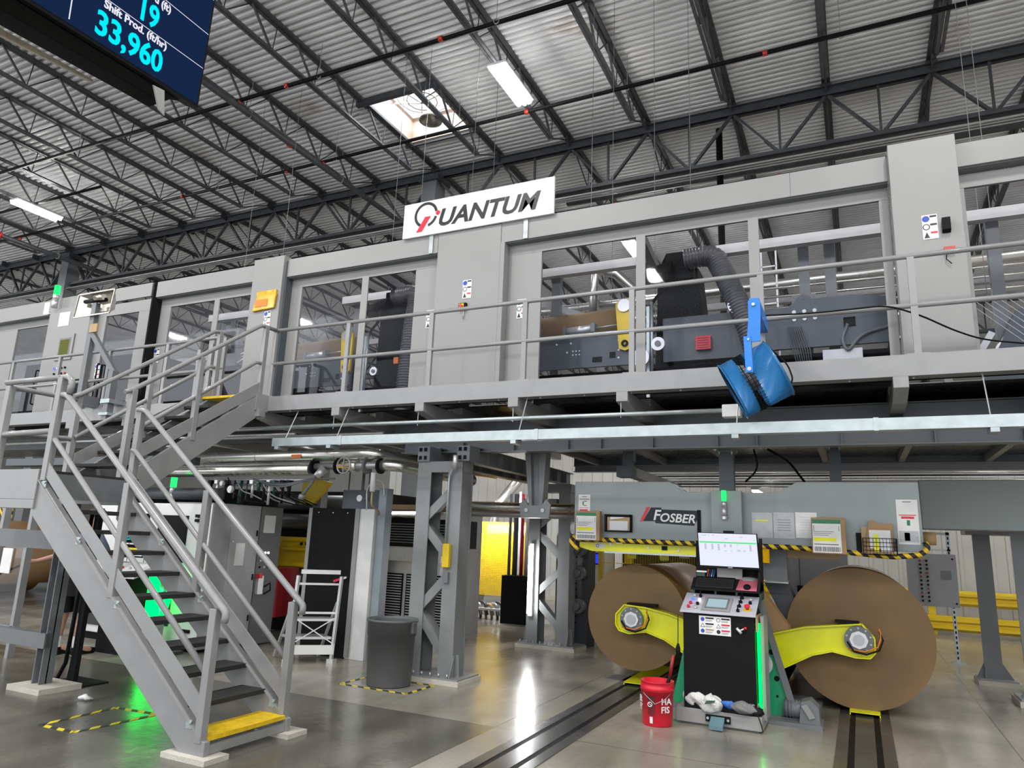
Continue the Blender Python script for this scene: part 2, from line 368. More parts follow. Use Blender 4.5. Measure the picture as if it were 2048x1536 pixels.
# ================================================================ ROOF STEEL
JX = [-0.08 + 1.834*k for k in range(-16, 3)]
BAYS = [(-0.9, 14.1, 'near'), (14.1, 29.1, 'second'), (29.1, 44.1, 'third')]
def joist(x, y0, y1, label, group):
    r = thing('roof_joist', label, 'joist', (x, (y0+y1)/2, 10.18), group)
    m = MB()
    for s in (-.045, .045): m.box(x+s-.035, y0+.05, 10.79, x+s+.035, y1-.05, 10.797+.05)
    m.build('top_chord', 'roof_steel', r)
    m = MB()
    for s in (-.035, .035): m.box(x+s-.026, y0+1.2, 10.18, x+s+.026, y1-1.2, 10.22)
    m.build('bottom_chord', 'chord_steel_lit', r)
    m = MB(); n = round((y1-y0-2.4)/1.17); p = (y1-y0-2.4)/n; ya = y0+1.2
    m.cyl((x, y0+.1, 10.78), (x, ya, 10.20), .016, 6).cyl((x, y1-.1, 10.78), (x, y1-1.2, 10.20), .016, 6)
    for i in range(n+1):
        yb = ya+i*p
        m.bar((x, yb, 10.20), (x, yb-.5*p, 10.80), .035, .035) if i > 0 else None
        if i < n: m.cyl((x, yb, 10.20), (x, yb+.5*p, 10.80), .013, 6)
        m.cyl((x, yb, 10.20), (x, yb+.06, 10.80), .011, 6)
    m.build('web_bars', 'roof_steel', r)
    return r
ORD = ['first','second','third','fourth','fifth','sixth','seventh','eighth','ninth','tenth','eleventh','twelfth','thirteenth','fourteenth','fifteenth','sixteenth','seventeenth','eighteenth','nineteenth','twentieth']
src = None
for bi, (y0, y1, nm) in enumerate(BAYS):
    for k, x in enumerate(JX):
        if bi == 0 and x < -25.5: continue
        j = len(JX)-1-k
        lab = f"dark open-web roof joist in the {nm} bay, {ORD[j]} counted from the right"
        if src is None: src = joist(x, y0, y1, lab, 'open-web roof joists'); sx, sy = x, y0
        else: dup(src, (x-sx, y0-sy, 0), lab)
def girder(y, label, colx):
    r = thing('roof_girder', label, 'girder', (-12, y, 9.44), 'roof truss girders'); xa, xb = JX[0]-.9, JX[-1]+2
    m = MB()
    for s in (-.08, .08): m.box(xa, y+s-.07, 10.70, xb, y+s+.07, 10.72).box(xa, y+s-.01, 10.55, xb, y+s+.01, 10.72)
    m.build('top_chord', 'roof_steel', r)
    m = MB()
    for s in (-.07, .07): m.box(xa, y+s-.06, 9.44, xb, y+s+.06, 9.46).box(xa, y+s-.01, 9.44, xb, y+s+.01, 9.55)
    m.build('bottom_chord', 'roof_steel', r)
    for x in JX:
        w = .17 if any(abs(x-c) < .3 for c in colx) else .08
        for q in (-.917, .917): MB().bar((x, y, 10.6), (x+q, y, 9.5), .05, w, (0, 1, 0)).build('diagonal_web', 'roof_steel', r)
        MB().bar((x+.917, y, 10.6), (x+.917, y, 9.5), .045, .045).build('vertical_web', 'roof_steel', r)
        MB().box(x-.1, y-.12, 10.72, x+.1, y+.12, 10.79).box(x-.02, y-.3, 10.6, x+.02, y+.3, 10.79).build('joist_seat', 'roof_steel', r)
girder(14.1, 'long dark truss girder crossing the roof above the grey machine', (-9.25, -23.92))
girder(29.1, 'dark truss girder deep behind, above the far bay of the roof', (-9.25, -23.92))
for cx, lab in ((-9.33, 'square grey steel roof column rising behind the white sign'), (-23.95, 'square dark steel roof column behind the green stack light')):
    r = thing('roof_column', lab, 'column', (cx, 14.1, 0)); MB().box(cx-.2, 13.88, 0, cx+.2, 14.32, 10.5).build('shaft', 'steel_grey', r)
    MB().box(cx-.3, 13.8, 10.4, cx+.3, 14.4, 10.55).build('cap_plate', 'roof_steel', r)
    MB().box(cx-.32, 13.78, 0, cx+.32, 14.42, .03).build('base_plate', 'steel_grey', r)
# sprinkler pipes and mains
def pipe(name, pts, r, lab, cat, mt='roof_steel', cps=(), group=None, rods=()):
    t = thing(name, lab, cat, pts[0], group); MB().tube(pts, r, 10).build('pipe_run', mt, t)
    for c in cps:
        c = V(c); d = (V(pts[-1])-V(pts[0])).normalized(); MB().cyl(c-d*.04, c+d*.04, r*1.25, 10).build('coupling', 'red_bright', t)
    if rods:
        m = MB()
        for c in rods: m.cyl(c, (c[0], c[1], 10.8), .006, 5); m.disc(V(c)-Z*r*.2-Y*.01, (0,1,0), r*1.35, .02, 12, r*1.1)
        m.build('hanger', 'galv', t)
    return t
pipe('sprinkler_pipe', [(-25.5, 11.75, 10.1), (8, 11.6, 10.1)], .04, 'black sprinkler pipe crossing under the roof between skylight and girder', 'sprinkler pipe', 'black',
     [(-5.6, 11.67, 10.1), (-1.0, 11.65, 10.1), (-15.6, 11.7, 10.1), (-12.0, 11.7, 10.1)], rods=[(x, 11.67, 10.1) for x in (-18, -14.3, -10.5, -7.2, -3.5, 0.2)])
pipe('sprinkler_pipe', [(-25.5, 9.0, 10.1), (2.5, 9.2, 10.1)], .04, 'black sprinkler pipe crossing the roof nearer than the skylight', 'sprinkler pipe', 'black',
     [(-6.1, 9.12, 10.1), (-9.6, 9.1, 10.1)], rods=[(x, 9.1, 10.1) for x in (-16, -12.5, -8.8, -5.0)])
pipe('sprinkler_pipe', [(-23, 10.45, 10.1), (-17.2, 10.5, 10.1)], .035, 'short dark sprinkler branch above the left bright light fixture', 'sprinkler pipe', 'black')
pipe('sprinkler_pipe', [(-25.5, 16.3, 10.2), (8, 16.4, 10.2)], .04, 'dark sprinkler pipe seen through the girder above the machine', 'sprinkler pipe', 'black', [(-1.2, 16.37, 10.2), (-5.2, 16.37, 10.2)])
pipe('sprinkler_main', [(-10.9, 4, 9.98), (-10.75, 22, 9.9)], .07, 'thick dark sprinkler main running back toward the sign', 'pipe', 'roof_steel', [(-10.87, 10.6, 9.96)], rods=[(-10.88, 9.4, 9.98), (-10.85, 12.3, 9.95)])
pipe('sprinkler_main', [(-22.9, 6, 9.95), (-22.6, 24, 9.9)], .075, 'thick brown sprinkler main beside the left roof column', 'pipe', 'roof_steel', [(-22.8, 11.2, 9.94)], rods=[(-22.7, 12.9, 9.93)])
for k, (cx, cy) in enumerate([(-10.85, 11.68), (-10.85, 9.1), (-22.75, 11.75)]):
    m = MB().cyl((cx, cy, 9.98), (cx, cy, 10.1), .035, 8)
    m.build('pipe_drop', 'red_bright', label=['red riser joint where a branch meets the thick main, left of the skylight', 'red riser joint on the nearer branch under the roof', 'red riser joint above the main beside the left column'][k], cat='pipe joint')
t = thing('conduit_bundle', 'pair of thin galvanised conduits running just under the girder', 'conduit', (-12, 14.0, 9.3))
for k in range(3): MB().cyl((-40, 13.95+.1*k, 9.30), (8, 13.95+.1*k, 9.30), .022, 6).build('conduit', 'steel_pipe', t)
pipe('heavy_pipe', [(-6.0, 15.0, 9.75), (8, 15.1, 9.75)], .11, 'thick dark horizontal pipe behind the girder on the right', 'pipe', 'roof_steel')
pipe('downpipe', [(-2.25, 14.4, 0), (-2.25, 14.4, 10.5)], .07, 'black vertical drain pipe dropping behind the enclosure top', 'pipe', 'black')

# skylight
r = thing('skylight', 'open bright skylight well with a smoke vent in the roof', 'skylight', (-8.4, 11.9, 10.85))
hx0, hx1, hy0, hy1 = -9.2, -7.6, 11.05, 12.8
mat('curb_rust', (.50, .36, .28), .5, noise=.25, scale=3)
MB().box(hx0-.03, hy0, 10.85, hx0, hy1, 11.5).box(hx1, hy0, 10.85, hx1+.03, hy1, 11.5).box(hx0, hy0-.03, 10.85, hx1, hy0, 11.5).box(hx0, hy1, 10.85, hx1, hy1+.03, 11.5).build('curb', 'curb_rust', r)
MB().box(hx0-.2, hy0-.2, 11.5, hx1+.2, hy1+.2, 11.53).build('dome_glazing', 'day_sky', r)
MB().box(hx0-.2, hy0-.14, 10.72, hx1+.2, hy0-.04, 10.84).build('support_angle', 'roof_steel', r); MB().box(hx0-.2, hy1+.04, 10.78, hx1+.2, hy1+.1, 10.84).build('support_angle', 'roof_steel', r)
m = MB()
for k in range(6):
    a = 6.283*k/6; m.bar((-8.35, 11.9, 11.15), (-8.35+.85*math.cos(a), 11.9+.75*math.sin(a), 11.35), .03, .03)
m.tube([(-8.35+.35*math.cos(a*.5236), 11.9+.35*math.sin(a*.5236), 11.2) for a in range(12)], .018, 6, closed=True)
m.tube([(-8.35+.6*math.cos(a*.5236), 11.9+.6*math.sin(a*.5236), 11.28) for a in range(12)], .014, 6, closed=True)
m.build('opening_linkage', 'stainless', r)
area('skylight_daylight', (-8.4, 11.9, 11.42), (1.5, 1.6), 90, color=(.85, .92, 1))
MB().lathe((-8.15, 12.0, 10.7), [(.02, .34), (.06, .32), (.12, .2), (.24, .08), (.26, 0), (.22, .02), (.10, .18)], 20).build('pendant_reflector', 'stainless', label='round silver pendant lamp hanging in the skylight opening', cat='lamp')

# high bay fixtures
def fixture(x, y, lab):
    r = thing('ceiling_light', lab, 'ceiling light', (x, y, 9.95), 'twin-tube high bay lights')
    MB().box(x-.19, y-.62, 10.0, x+.19, y+.62, 10.05).build('housing', 'white', r)
    for s in (-.11, .11):
        g = MB().cyl((x+s, y-.6, 9.97), (x+s, y+.6, 9.97), .055, 12).build('tube', 'high_bay_tube' if y < 20 else 'tube_glow', r)
    MB().cyl((x-.02, y+.66, 9.97), (x-.02, y+.66, 10.04), .04, 12).build('sensor', 'white', r)
    m = MB()
    for s in (-.4, .4): m.cyl((x, y+s, 10.05), (x, y+s, 10.2), .006, 5)
    m.build('hanger', 'galv', r); return r
LL = {(-5.44, 10.6): 'bright twin-tube light under the roof right of the skylight', (-20.0, 10.6): 'bright twin-tube light at the left edge under the roof',
      (-5.44, 18.9): 'twin-tube light seen through the enclosure glass above the silver pipe'}
LL2 = {2.5: 'near row above the camera', -5.6: 'row behind the camera', 10.6: 'row in front of the girder', 18.9: 'row behind the girder', 27.2: 'farthest row'}
for lx, ly in LIGHTS_AT:
    if (lx, ly) in LL: fixture(lx, ly, LL[(lx, ly)])
    elif ly > 20: fixture(lx, ly, f"twin-tube light in the {LL2[ly]}, {ORD[(-27.3,-20.0,-12.7,-5.44,1.9,9.2).index(lx)]} from the left")
# ================================================================ GANTRY (elevated machine deck)
g = thing('machine_gantry', 'long light grey elevated walkway deck crossing the whole picture', 'gantry', (-5, 8.8, 3.0))
MB().box(-24, 6.8, 3.115, 3.2, 6.87, 3.29).box(-24, 6.87, 3.27, 3.2, 6.93, 3.29).box(-24, 6.8, 3.10, 3.2, 6.95, 3.115).build('edge_beam', 'paint', g)
MB().box(-24, 6.93, 3.26, 3.2, 7.75, 3.285).build('walkway_plate', 'black_matte', g)
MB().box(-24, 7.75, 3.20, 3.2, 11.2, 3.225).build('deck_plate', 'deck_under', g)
for x in (-10.9, -9.6, -8.2, -6.95, -5.72, -4.50, -3.30, -2.08, 0.40, 1.62):
    MB().prism([(x-.06, 6.80, 3.105), (x-.06, 6.80, 3.0), (x-.06, 7.2, 2.93), (x-.06, 11.1, 2.93), (x-.06, 11.1, 3.2), (x-.06, 7.7, 3.2), (x-.06, 7.7, 3.105)], (.12, 0, 0)).build('cross_beam', 'paint', g, .004)
m = MB()
for i in range(26):
    x = -11 + i*.5; m.cyl((x, 6.86, 3.085), (x, 6.86, 3.10), .012, 6)
m.build('bolt_heads', 'galv', g)
MB().ibeam((-24, 8.0, 2.98), (3.2, 8.0, 2.98), .12, .22).build('longitudinal_beam', 'steel_grey', g)
r = thing('support_beam', 'dark riveted I-beam running under the deck behind the galvanised trough', 'beam', (-2, 7.8, 2.66))
MB().ibeam((-5.3, 7.75, 2.76), (3.2, 7.75, 2.76), .16, .26).build('beam', 'steel_grey', r)
m = MB()
for x in (-4.4, -3.7, -3.0, -2.6, -2.0, -1.3, -.9, -.1, .7, 1.4): m.box(x-.006, 7.69, 2.64, x+.006, 7.745, 2.88)
m.build('stiffener', 'steel_grey', r)
r = thing('support_beam', 'rear I-beam under the deck above the roll stand', 'beam', (-2, 10.6, 2.62))
MB().ibeam((-4.0, 10.6, 2.72), (3.2, 10.6, 2.72), .14, .10).build('beam', 'paint', r); MB().box(-4.0, 10.55, 2.77, 3.2, 10.66, 3.2).build('fascia_plate', 'dark_plate', r)
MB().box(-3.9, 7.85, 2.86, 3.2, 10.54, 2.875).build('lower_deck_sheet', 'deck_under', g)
for k, x in enumerate((-3.6, -2.55, -1.6, -0.35, 0.55, 1.5, -5.7, -7.0)):                 # joists under the rear deck
    MB().bar((x, 7.85, 2.815), (x, 10.52, 2.815), .07, .085).build('deck_rib', 'panel', g)
# handrail along the deck
r = thing('guardrail', 'long grey tubular guardrail along the front of the elevated walkway', 'railing', (-5, 6.85, 3.29))
for z in (4.20, 3.74):
    for a, b in ((-16, -7.78), (-6.88, 3.2)): MB().cyl((a, 6.85, z), (b, 6.85, z), .024, 10).build('rail', 'paint', r)
for x in (-15.2, -13.95, -12.71, -11.46, -10.24, -8.95, -7.80, -6.88, -5.66, -4.43, -3.21, -1.99, -.72, .55, 1.8, 3.0):
    p = MB().box(x-.028, 6.83, 3.29, x+.028, 6.87, 4.19).build('post', 'paint', r)
    MB().box(x-.09, 6.81, 3.288, x+.09, 6.91, 3.30).build('foot_plate', 'paint', p)
for x, z1 in ((-8.05, 4.12), (-8.28, 4.05)): MB().box(x-.03, 6.83, 3.29, x+.03, 6.87, z1).build('gate_post', 'paint', r)
MB().box(-8.33, 6.81, 3.288, -7.98, 6.91, 3.31).build('gate_foot', 'paint', r)
# enclosure ---------------------------------------------------------------
EY = 7.55; ZB, ZT, ZF = 3.285, 5.58, 5.30
e = thing('machine_enclosure', 'long light grey sheet-metal enclosure with sliding glazed doors on the deck', 'enclosure', (-5, 8.5, 3.285))
def pan(nm, x0, x1, z0, z1, y=EY, t=.04, m='panel', lab=None): return MB().box(x0, y, z0, x1, y+t, z1).build(nm, m, e, .004, label=lab)
def bay(x0, x1, fz=ZF):                       # recessed sliding door bay under a fascia
    pan('fascia_panel', x0, x1, fz, ZT)
    MB().box(x0, EY+.03, fz-.01, x1, EY+.17, fz+.02).build('door_track', 'steel_grey', e)
def door(x0, x1, wx0, wx1, wz0=3.40, wz1=5.16, mull=(), y=EY+.13):
    top = ZF
    m = MB(); m.box(x0, y, wz1, x1, y+.04, top); m.box(x0, y, ZB, x1, y+.04, wz0)
    if wx0 > x0: m.box(x0, y, wz0, wx0, y+.04, wz1)
    if x1 > wx1: m.box(wx1, y, wz0, x1, y+.04, wz1)
    d = m.build('sliding_door', 'panel', e, .003)
    MB().box(wx0, y+.015, wz0, wx1, y+.022, wz1).build('glass_pane', 'glass', d)
    for q in mull: MB().box(q-.055, y-.004, wz0-.02, q+.055, y+.014, wz1+.02).build('mullion', 'panel', d)
    return d
# far left unit (behind the stairs)
bay(-24, -13.25); door(-16.0, -13.05, -14.35, -13.32, mull=())
door(-24, -16.1, -20, -16.3)
pan('cabinet_front', -13.05, -11.75, ZB, 5.34, EY-.08, .1, lab='control cabinet front with olive touch panel')
pan('fascia_panel', -13.22, -10.46, 5.34, ZT, EY-.02)
door(-11.75, -10.46, -11.55, -10.72, 3.45, 5.10, y=EY)
pan('dark_gap_strip', -10.43, -10.40, ZB, ZT, EY-.02, .2, 'black_matte')  # black strip painted in for the shade in the gap between cabinets
# second bay
bay(-10.36, -8.16, 5.31); door(-10.36, -8.16, -10.12, -8.20, mull=(-9.05,))
# pier with the amber pouch
pan('pier_panel', -8.13, -7.53, ZB, 5.63, EY-.06, .2)
pan('door_edge', -7.53, -7.50, ZB, 5.55, EY+.0, .2, 'dark_plate')
# third bay
bay(-7.50, -4.87); door(-7.50, -4.87, -7.30, -5.28, mull=(-6.13,))
# solid panel under the sign
pan('blank_panel', -4.86, -3.92, ZB, 5.56, EY-.01); pan('edge_strip', -3.92, -3.86, ZB, ZF, EY-.01, .16)
bay(-3.92, 0.47); door(-3.86, 0.47, -3.40, 0.38, mull=(-2.13, -.86))
pan('fascia_joint', -.455, -.45, ZF, ZT, EY-.002, .01, 'dark_plate')
pan('cabinet_front', 0.48, 1.06, ZB, 5.62, EY-.14, .3)
bay(1.06, 3.2, 5.33); door(1.02, 3.2, 1.13, 3.0, mull=())
# roof edge frame and the rear face of the enclosure
MB().box(-16, 10.9, 3.225, 3.2, 10.95, 3.9).build('rear_panel', 'panel', e)
for z in (5.22, ): MB().box(-16, 10.85, z, 3.2, 10.95, z+.1).build('rear_beam', 'paint', e)
for x in (-13, -10.4, -7.8, -5.2, -3.7, -1.2, 1.2): MB().box(x-.05, 10.85, 3.3, x+.05, 10.95, 5.3).build('rear_post', 'paint', e)
for a, b in ((-7.3, -6.15), (-3.9, -2.45), (-1.42, .5), (1.0, 3.1), (-10.3, -8.9)):
    MB().box(a, 8.6, 5.19, b, 8.72, 5.31).build('inner_beam', 'white', e)
for x, yy in ((-7.05, 8.7), (-3.62, 8.7), (-.13, 8.8), (-.42, 8.8), (-9.9, 8.7), (1.5, 8.7)):
    MB().box(x-.06, yy, 3.23, x+.06, yy+.1, 5.26).build('inner_post', 'steel_grey', e)
for x in (-6.1, -2.2): MB().bar((x, 7.75, 5.32), (x-.25, 10.8, 5.32), .09, .12).build('tie_beam', 'steel_grey', e)
# signs, labels ----------------------------------------------------------
def safety(x, z, y, w=.13, h=.25, par=None, lab='small white safety decal'):
    t = MB().box(x, y-.003, z, x+w, y, z+h).build('safety_decal', 'white', par)
    k = h/3
    for i, (mm, hd) in enumerate((('blue', 'letter_black'), ('letter_black', 'letter_black'), ('letter_black', 'letter_red'))):
        cz = z+h-k*(i+.5)
        if i < 2: MB().disc((x+w*.26, y-.003, cz), (0,-1,0), k*.38, .001, 16, 0 if i == 0 else k*.28).build('symbol_'+('ring' if i else 'disc'), mm, t)
        else: MB().prism([(x+w*.08, y-.003, cz-k*.35), (x+w*.44, y-.003, cz-k*.35), (x+w*.26, y-.003, cz+k*.38)], (0, -.001, 0)).build('symbol_triangle', mm, t)
        MB().box(x+w*.52, y-.004, cz+k*.15, x+w*.95, y-.003, cz+k*.38).build('caption', hd, t)
    return t
for x, z, y in ((-4.44, 4.60, EY-.012), (-5.06, 4.30, EY+.126), (-3.72, 4.30, EY+.126), (.72, 4.56, EY-.142), (-7.80, 4.52, EY-.062), (-10.36, 4.2, EY+.126), (-12.55, 3.95, EY-.082), (-11.62, 4.0, EY-.003)):
    safety(x, z, y, par=e)
MB().prism([(.88, EY-.15, 4.6), (.95, EY-.15, 4.6), (.95, EY-.2, 4.62), (.88, EY-.2, 4.62)], (0, 0, .12)).build('door_handle', 'black', e)
t = MB().box(.88, EY-.18, 4.40, .97, EY-.14, 4.45).build('interlock_switch', 'red_bright', e); MB().tube([(.90, EY-.16, 4.4), (.89, EY-.17, 4.33), (.93, EY-.17, 4.28)], .005, 6).build('cable', 'black', t)
t = MB().box(-4.47, EY-.05, 4.44, -4.36, EY-.01, 4.53).build('emergency_stop_box', 'black', e); MB().box(-4.46, EY-.055, 4.45, -4.39, EY-.05, 4.52).build('face', 'yellow', t); MB().disc((-4.425, EY-.055, 4.485), (0,-1,0), .025, .02, 12).build('button', 'red_bright', t)
MB().cyl((-4.40, EY-.03, 4.44), (-4.40, EY-.03, 4.32), .006, 6).build('hook', 'galv', e)
# touch panel etc. on the left control cabinet
yy = EY-.082
t = MB().box(-12.66, yy-.02, 4.36, -12.20, yy, 4.83).build('touch_panel_bezel', 'panel', e, .006); MB().box(-12.58, yy-.024, 4.42, -12.27, yy-.02, 4.76).build('touch_panel_frame', 'steel_grey', t); MB().box(-12.55, yy-.027, 4.45, -12.30, yy-.024, 4.73).build('touch_panel_screen', 'hmi_olive', t)
MB().box(-12.75, yy-.003, 5.0, -12.45, yy, 5.26).build('paper_notice', 'paper', e); MB().box(-13.4, EY-.004, 5.32, -13.08, EY-.001, 5.55).build('paper_notice', 'paper', e)
for i in range(10):
    bx = -12.62+.10*(i % 4)+.02*(i//4); bz = 4.22-.1*(i//4)
    MB().disc((bx, yy, bz), (0,-1,0), .018, .02, 10).build('push_button', ('lit_blue', 'lit_white', 'black', 'black', 'black', 'black', 'black', 'red', 'black', 'black')[i], e)
MB().box(-11.98, yy-.05, 3.66, -11.70, yy, 3.98).build('isolator_box', 'black', e, .01)
for x, z in ((-13.2, 3.62), (-11.50, 3.62), (-10.30, 3.62)):
    MB().tube(fil([(x, EY+.12 if x != -11.5 else EY-.01, z+.62), (x, EY-.05, z+.62), (x, EY-.05, z), (x, EY+.12 if x != -11.5 else EY-.01, z)], .03), .012, 8).build('door_handle', 'black', e)
# amber document pouch
t = thing('document_pouch', 'translucent amber plastic pouch hung on the grey enclosure pier', 'pouch', (-7.83, EY-.1, 4.78))
MB().prism([(-8.03, EY-.1, 4.78), (-7.60, EY-.1, 4.80), (-7.58, EY-.1, 5.03), (-7.95, EY-.1, 5.03)], (0, .035, 0)).build('pouch_body', 'amber', t, .01)
MB().box(-7.98, EY-.085, 5.02, -7.60, EY-.062, 5.09).build('pouch_flap', 'amber', t); MB().box(-7.97, EY-.108, 4.84, -7.73, EY-.101, 4.95).build('papers', 'orange', t)
# QUANTUM sign ------------------------------------------------------------
def P7(x, z, y=7.50): return V((x, y, z))
r = thing('name_sign', 'large white sign with slanted black lettering and a red slash on the enclosure top', 'sign', (-4.2, 7.52, 5.55))
MB().box(-5.42, 7.50, 5.56, -3.18, 7.53, 6.06).build('sign_board', 'white', r)
MB().box(-5.0, 7.53, 5.3, -4.94, 7.56, 6.0).box(-3.6, 7.53, 5.3, -3.54, 7.56, 6.0).build('bracket', 'galv', r)
m = MB()
cxq, czq = -5.06, 5.86
m.lathe((0, 0, 0), [], 3) if False else None
def arc(cx, cz, ro, ri, a0, a1, y=7.498, n=40, k=1.0):
    vs = []; 
    for i in range(n+1):
        a = math.radians(a0+(a1-a0)*i/n)
        for rr in (ro, ri): vs.append((cx+rr*math.cos(a)*k, y, cz+rr*math.sin(a)))
    q = MB(); q.add(vs, [(2*i, 2*i+1, 2*i+3, 2*i+2) for i in range(n)]); return q
arc(cxq, czq, .185, .145, 10, 255).build('letter_q_ring', 'letter_black', r); arc(cxq, czq, .185, .145, 285, 345).build('letter_q_tail', 'letter_black', r)
MB().prism([(-5.20, 7.498, 5.62), (-5.11, 7.498, 5.62), (-4.98, 7.498, 5.83), (-5.07, 7.498, 5.83)], (0, -.002, 0)).build('red_slash', 'letter_red', r)
MB().disc((-4.87, 7.498, 5.86), (0,-1,0), .034, .002, 20).build('red_dot', 'letter_red', r)
text('UANTUM', 'lettering', 'letter_black', r, (-4.88, 7.497, 5.665), (1,0,0), (0,0,1), .335, .028, .28, width=1.03)

# cable trough, conduit, rods --------------------------------------------
r = thing('cable_trough', 'long galvanised square trough hanging under the deck', 'cable tray', (-2.6, 6.6, 2.6))
for a, b in ((-6.45, -5.4), (-5.4, -2.9), (-2.9, .18), (.18, 3.2)): MB().box(a+.003, 6.55, 2.60, b-.003, 6.66, 2.70).build('trough_length', 'galv', r)
for x in (-5.4, -2.9, .18): MB().box(x-.02, 6.545, 2.595, x+.02, 6.665, 2.705).build('joint_collar', 'galv', r)
for k, x in enumerate((-6.35, -5.55, -3.15, -.95, 1.0)):
    MB().cyl((x, 6.60, 2.56), (x, 6.60+.3, 3.2), .006, 5).build('hanger_rod', 'steel_pipe', r)
    MB().box(x-.03, 6.53, 2.56, x+.03, 6.70, 2.595).build('saddle', 'galv', r)
r = thing('conduit_run', 'thin bright conduit hung below the deck edge, ending beside the blue fan', 'conduit', (-4, 6.84, 2.86))
MB().cyl((-6.9, 6.84, 2.885), (-1.05, 6.84, 2.87), .022, 10).build('conduit', 'galv', r)
for x in (-5.76, -4.53, -3.31, -2.1): MB().cyl((x, 6.84, 2.84), (x, 6.84, 3.02), .005, 5).build('hanger_rod', 'galv', r)
MB().box(-1.1, 6.79, 2.80, -.93, 6.90, 2.92).build('junction_box', 'white', r, .008)
for k, (a, b, y, z, rr) in enumerate(((-10.5, -6.2, 7.1, 2.92, .02), (-10.5, -5.4, 7.4, 2.86, .025), (-12, -5.9, 7.3, 2.98, .018), (-14, -6.5, 7.0, 2.82, .02))):
    MB().cyl((a, y, z), (b, y, z), rr, 8).build('conduit_pipe', 'steel_pipe', label=('thin grey pipe under the deck left of the trough end', 'thicker grey pipe under the deck behind the stair top', 'uppermost thin grey pipe tucked under the left deck', 'thin pipe under the deck far left behind the landing rails')[k], cat='pipe')
# dark machinery slung between deck and trough
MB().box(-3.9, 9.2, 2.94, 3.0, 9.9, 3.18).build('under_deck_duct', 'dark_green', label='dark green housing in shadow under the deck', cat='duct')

# ================================================================ FRAME COLUMNS
def zcol(x0, x1, y0, y1, zt, label, nods, start):
    r = thing('lattice_column', label, 'column', ((x0+x1)/2, (y0+y1)/2, 0), 'grey lattice support columns')
    MB().box(x0-.12, y0-.12, 0, x1+.15, y1+.15, .05).build('concrete_pad', 'concrete_pad', r)
    MB().box(x0-.1, y0-.1, .05, x1+.13, y1+.13, .07).build('base_plate', 'paint', r)
    for xa in (x0, x1-.19):
        l = MB(); l.box(xa, y0, .07, xa+.19, y0+.012, zt); l.box(xa, y1-.012, .07, xa+.19, y1, zt); l.box(xa+(.0 if xa == x0 else .165), y0+.012, .07, xa+(.02 if xa == x0 else .178), y1-.012, zt)
        l.build('leg', 'column_grey', r)
    MB().box(x0, y0-.001, zt-.13, x1, y1, zt).build('top_plate', 'column_grey', r)
    for a, za, b, zb_ in ((x0+.12, .74, x1-.1, .26), (x0+.1, .78, x1-.12, 1.20), (x0+.12, 1.74, x1-.1, 1.33), (x0+.1, 1.80, x1-.12, 2.18)):
        MB().bar((a, (y0+y1)/2, za), (b, (y0+y1)/2, zb_), y1-y0-.06, .012, (0,0,1)).bar((a, y0+.03, za-.02), (b, y0+.03, zb_-.02), .02, .10, (0,0,1)).build('brace', 'column_grey', r)
    for xa in (x0-.06, x1-.02):
        MB().prism([(xa, y0+.06, .07), (xa+.08, y0+.06, .07), (xa+.06, y0+.06, .3), (xa+.02, y0+.06, .3)], (0, .01, 0)).build('gusset', 'column_grey', r)
    MB().prism([(x1, y0-.08, .07), (x1, y0+.02, .07), (x1, y0+.02, .30)], (.01, 0, 0)).build('gusset', 'column_grey', r)
    m = MB()
    for i in range(7): m.cyl((x0-.06+i*.11, y0-.07, .07), (x0-.06+i*.11, y0-.07, .11), .013, 6)
    m.build('anchor_bolts', 'galv', r)
    return r
c1 = zcol(-4.80, -4.18, 7.33, 7.60, 2.48, 'grey lattice column beside the dark grey bin, with a yellow tag', 4, .35)
c2 = zcol(-4.72, -4.03, 10.5, 10.78, 2.48, 'grey lattice column farther back, with a bright vertical tube lamp on it', 4, .25)
for x in (-4.75, -4.2):
    m = MB(); m.box(x-.05, 7.30, 2.48, x+.12, 7.55, 2.66)
    m.build('bracket_block', 'steel_grey', c1)
    for a in (0, .07):
        for b in (0, .1): MB().box(x-.03+a, 7.295, 2.50+b, x+.01+a, 7.30, 2.545+b).build('bolt_slot', 'black', c1)
t = MB().box(-4.36, 7.27, 1.25, -4.27, 7.33, 1.52).build('yellow_tag_box', 'yellow', c1, .01)
MB().tube(fil([(-4.34, 7.30, 1.52), (-4.34, 7.30, 2.3), (-4.27, 7.28, 2.40), (-4.22, 7.25, 2.46)], .1), .014, 8).build('conduit_drop', 'galv', c1)
MB().cyl((-4.24, 7.25, 2.38), (-4.22, 7.22, 2.54), .03, 8).build('floodlight', 'alum', c1)
MB().box(-4.35, 7.29, 1.08, -4.28, 7.33, 1.2).build('socket_box', 'steel_grey', c1)
for x in (-4.72, -4.2): 
    r_ = thing('frame_beam', f"grey I-beam running back on the {'left' if x < -4.5 else 'right'} leg of the lattice columns", 'beam', (x, 9, 2.5)); MB().ibeam((x, 7.56, 2.58), (x, 10.9, 2.58), .13, .2).build('beam', 'column_grey', r_)
    for k in range(8): MB().box(x-.02, 7.9+k*.38, 2.50, x+.072, 7.905+k*.38, 2.66).build('stiffener', 'column_grey', r_)
t = thing('tube_lamp', 'bright white vertical tube lamp fixed on the rear lattice column', 'lamp', (-4.7, 10.42, .9))
MB().cyl((-4.63, 10.40, .50), (-4.63, 10.40, 1.50), .035, 10).build('tube', 'lamp_tube', t); MB().box(-4.66, 10.43, .46, -4.60, 10.5, 1.54).build('housing', 'white', t)
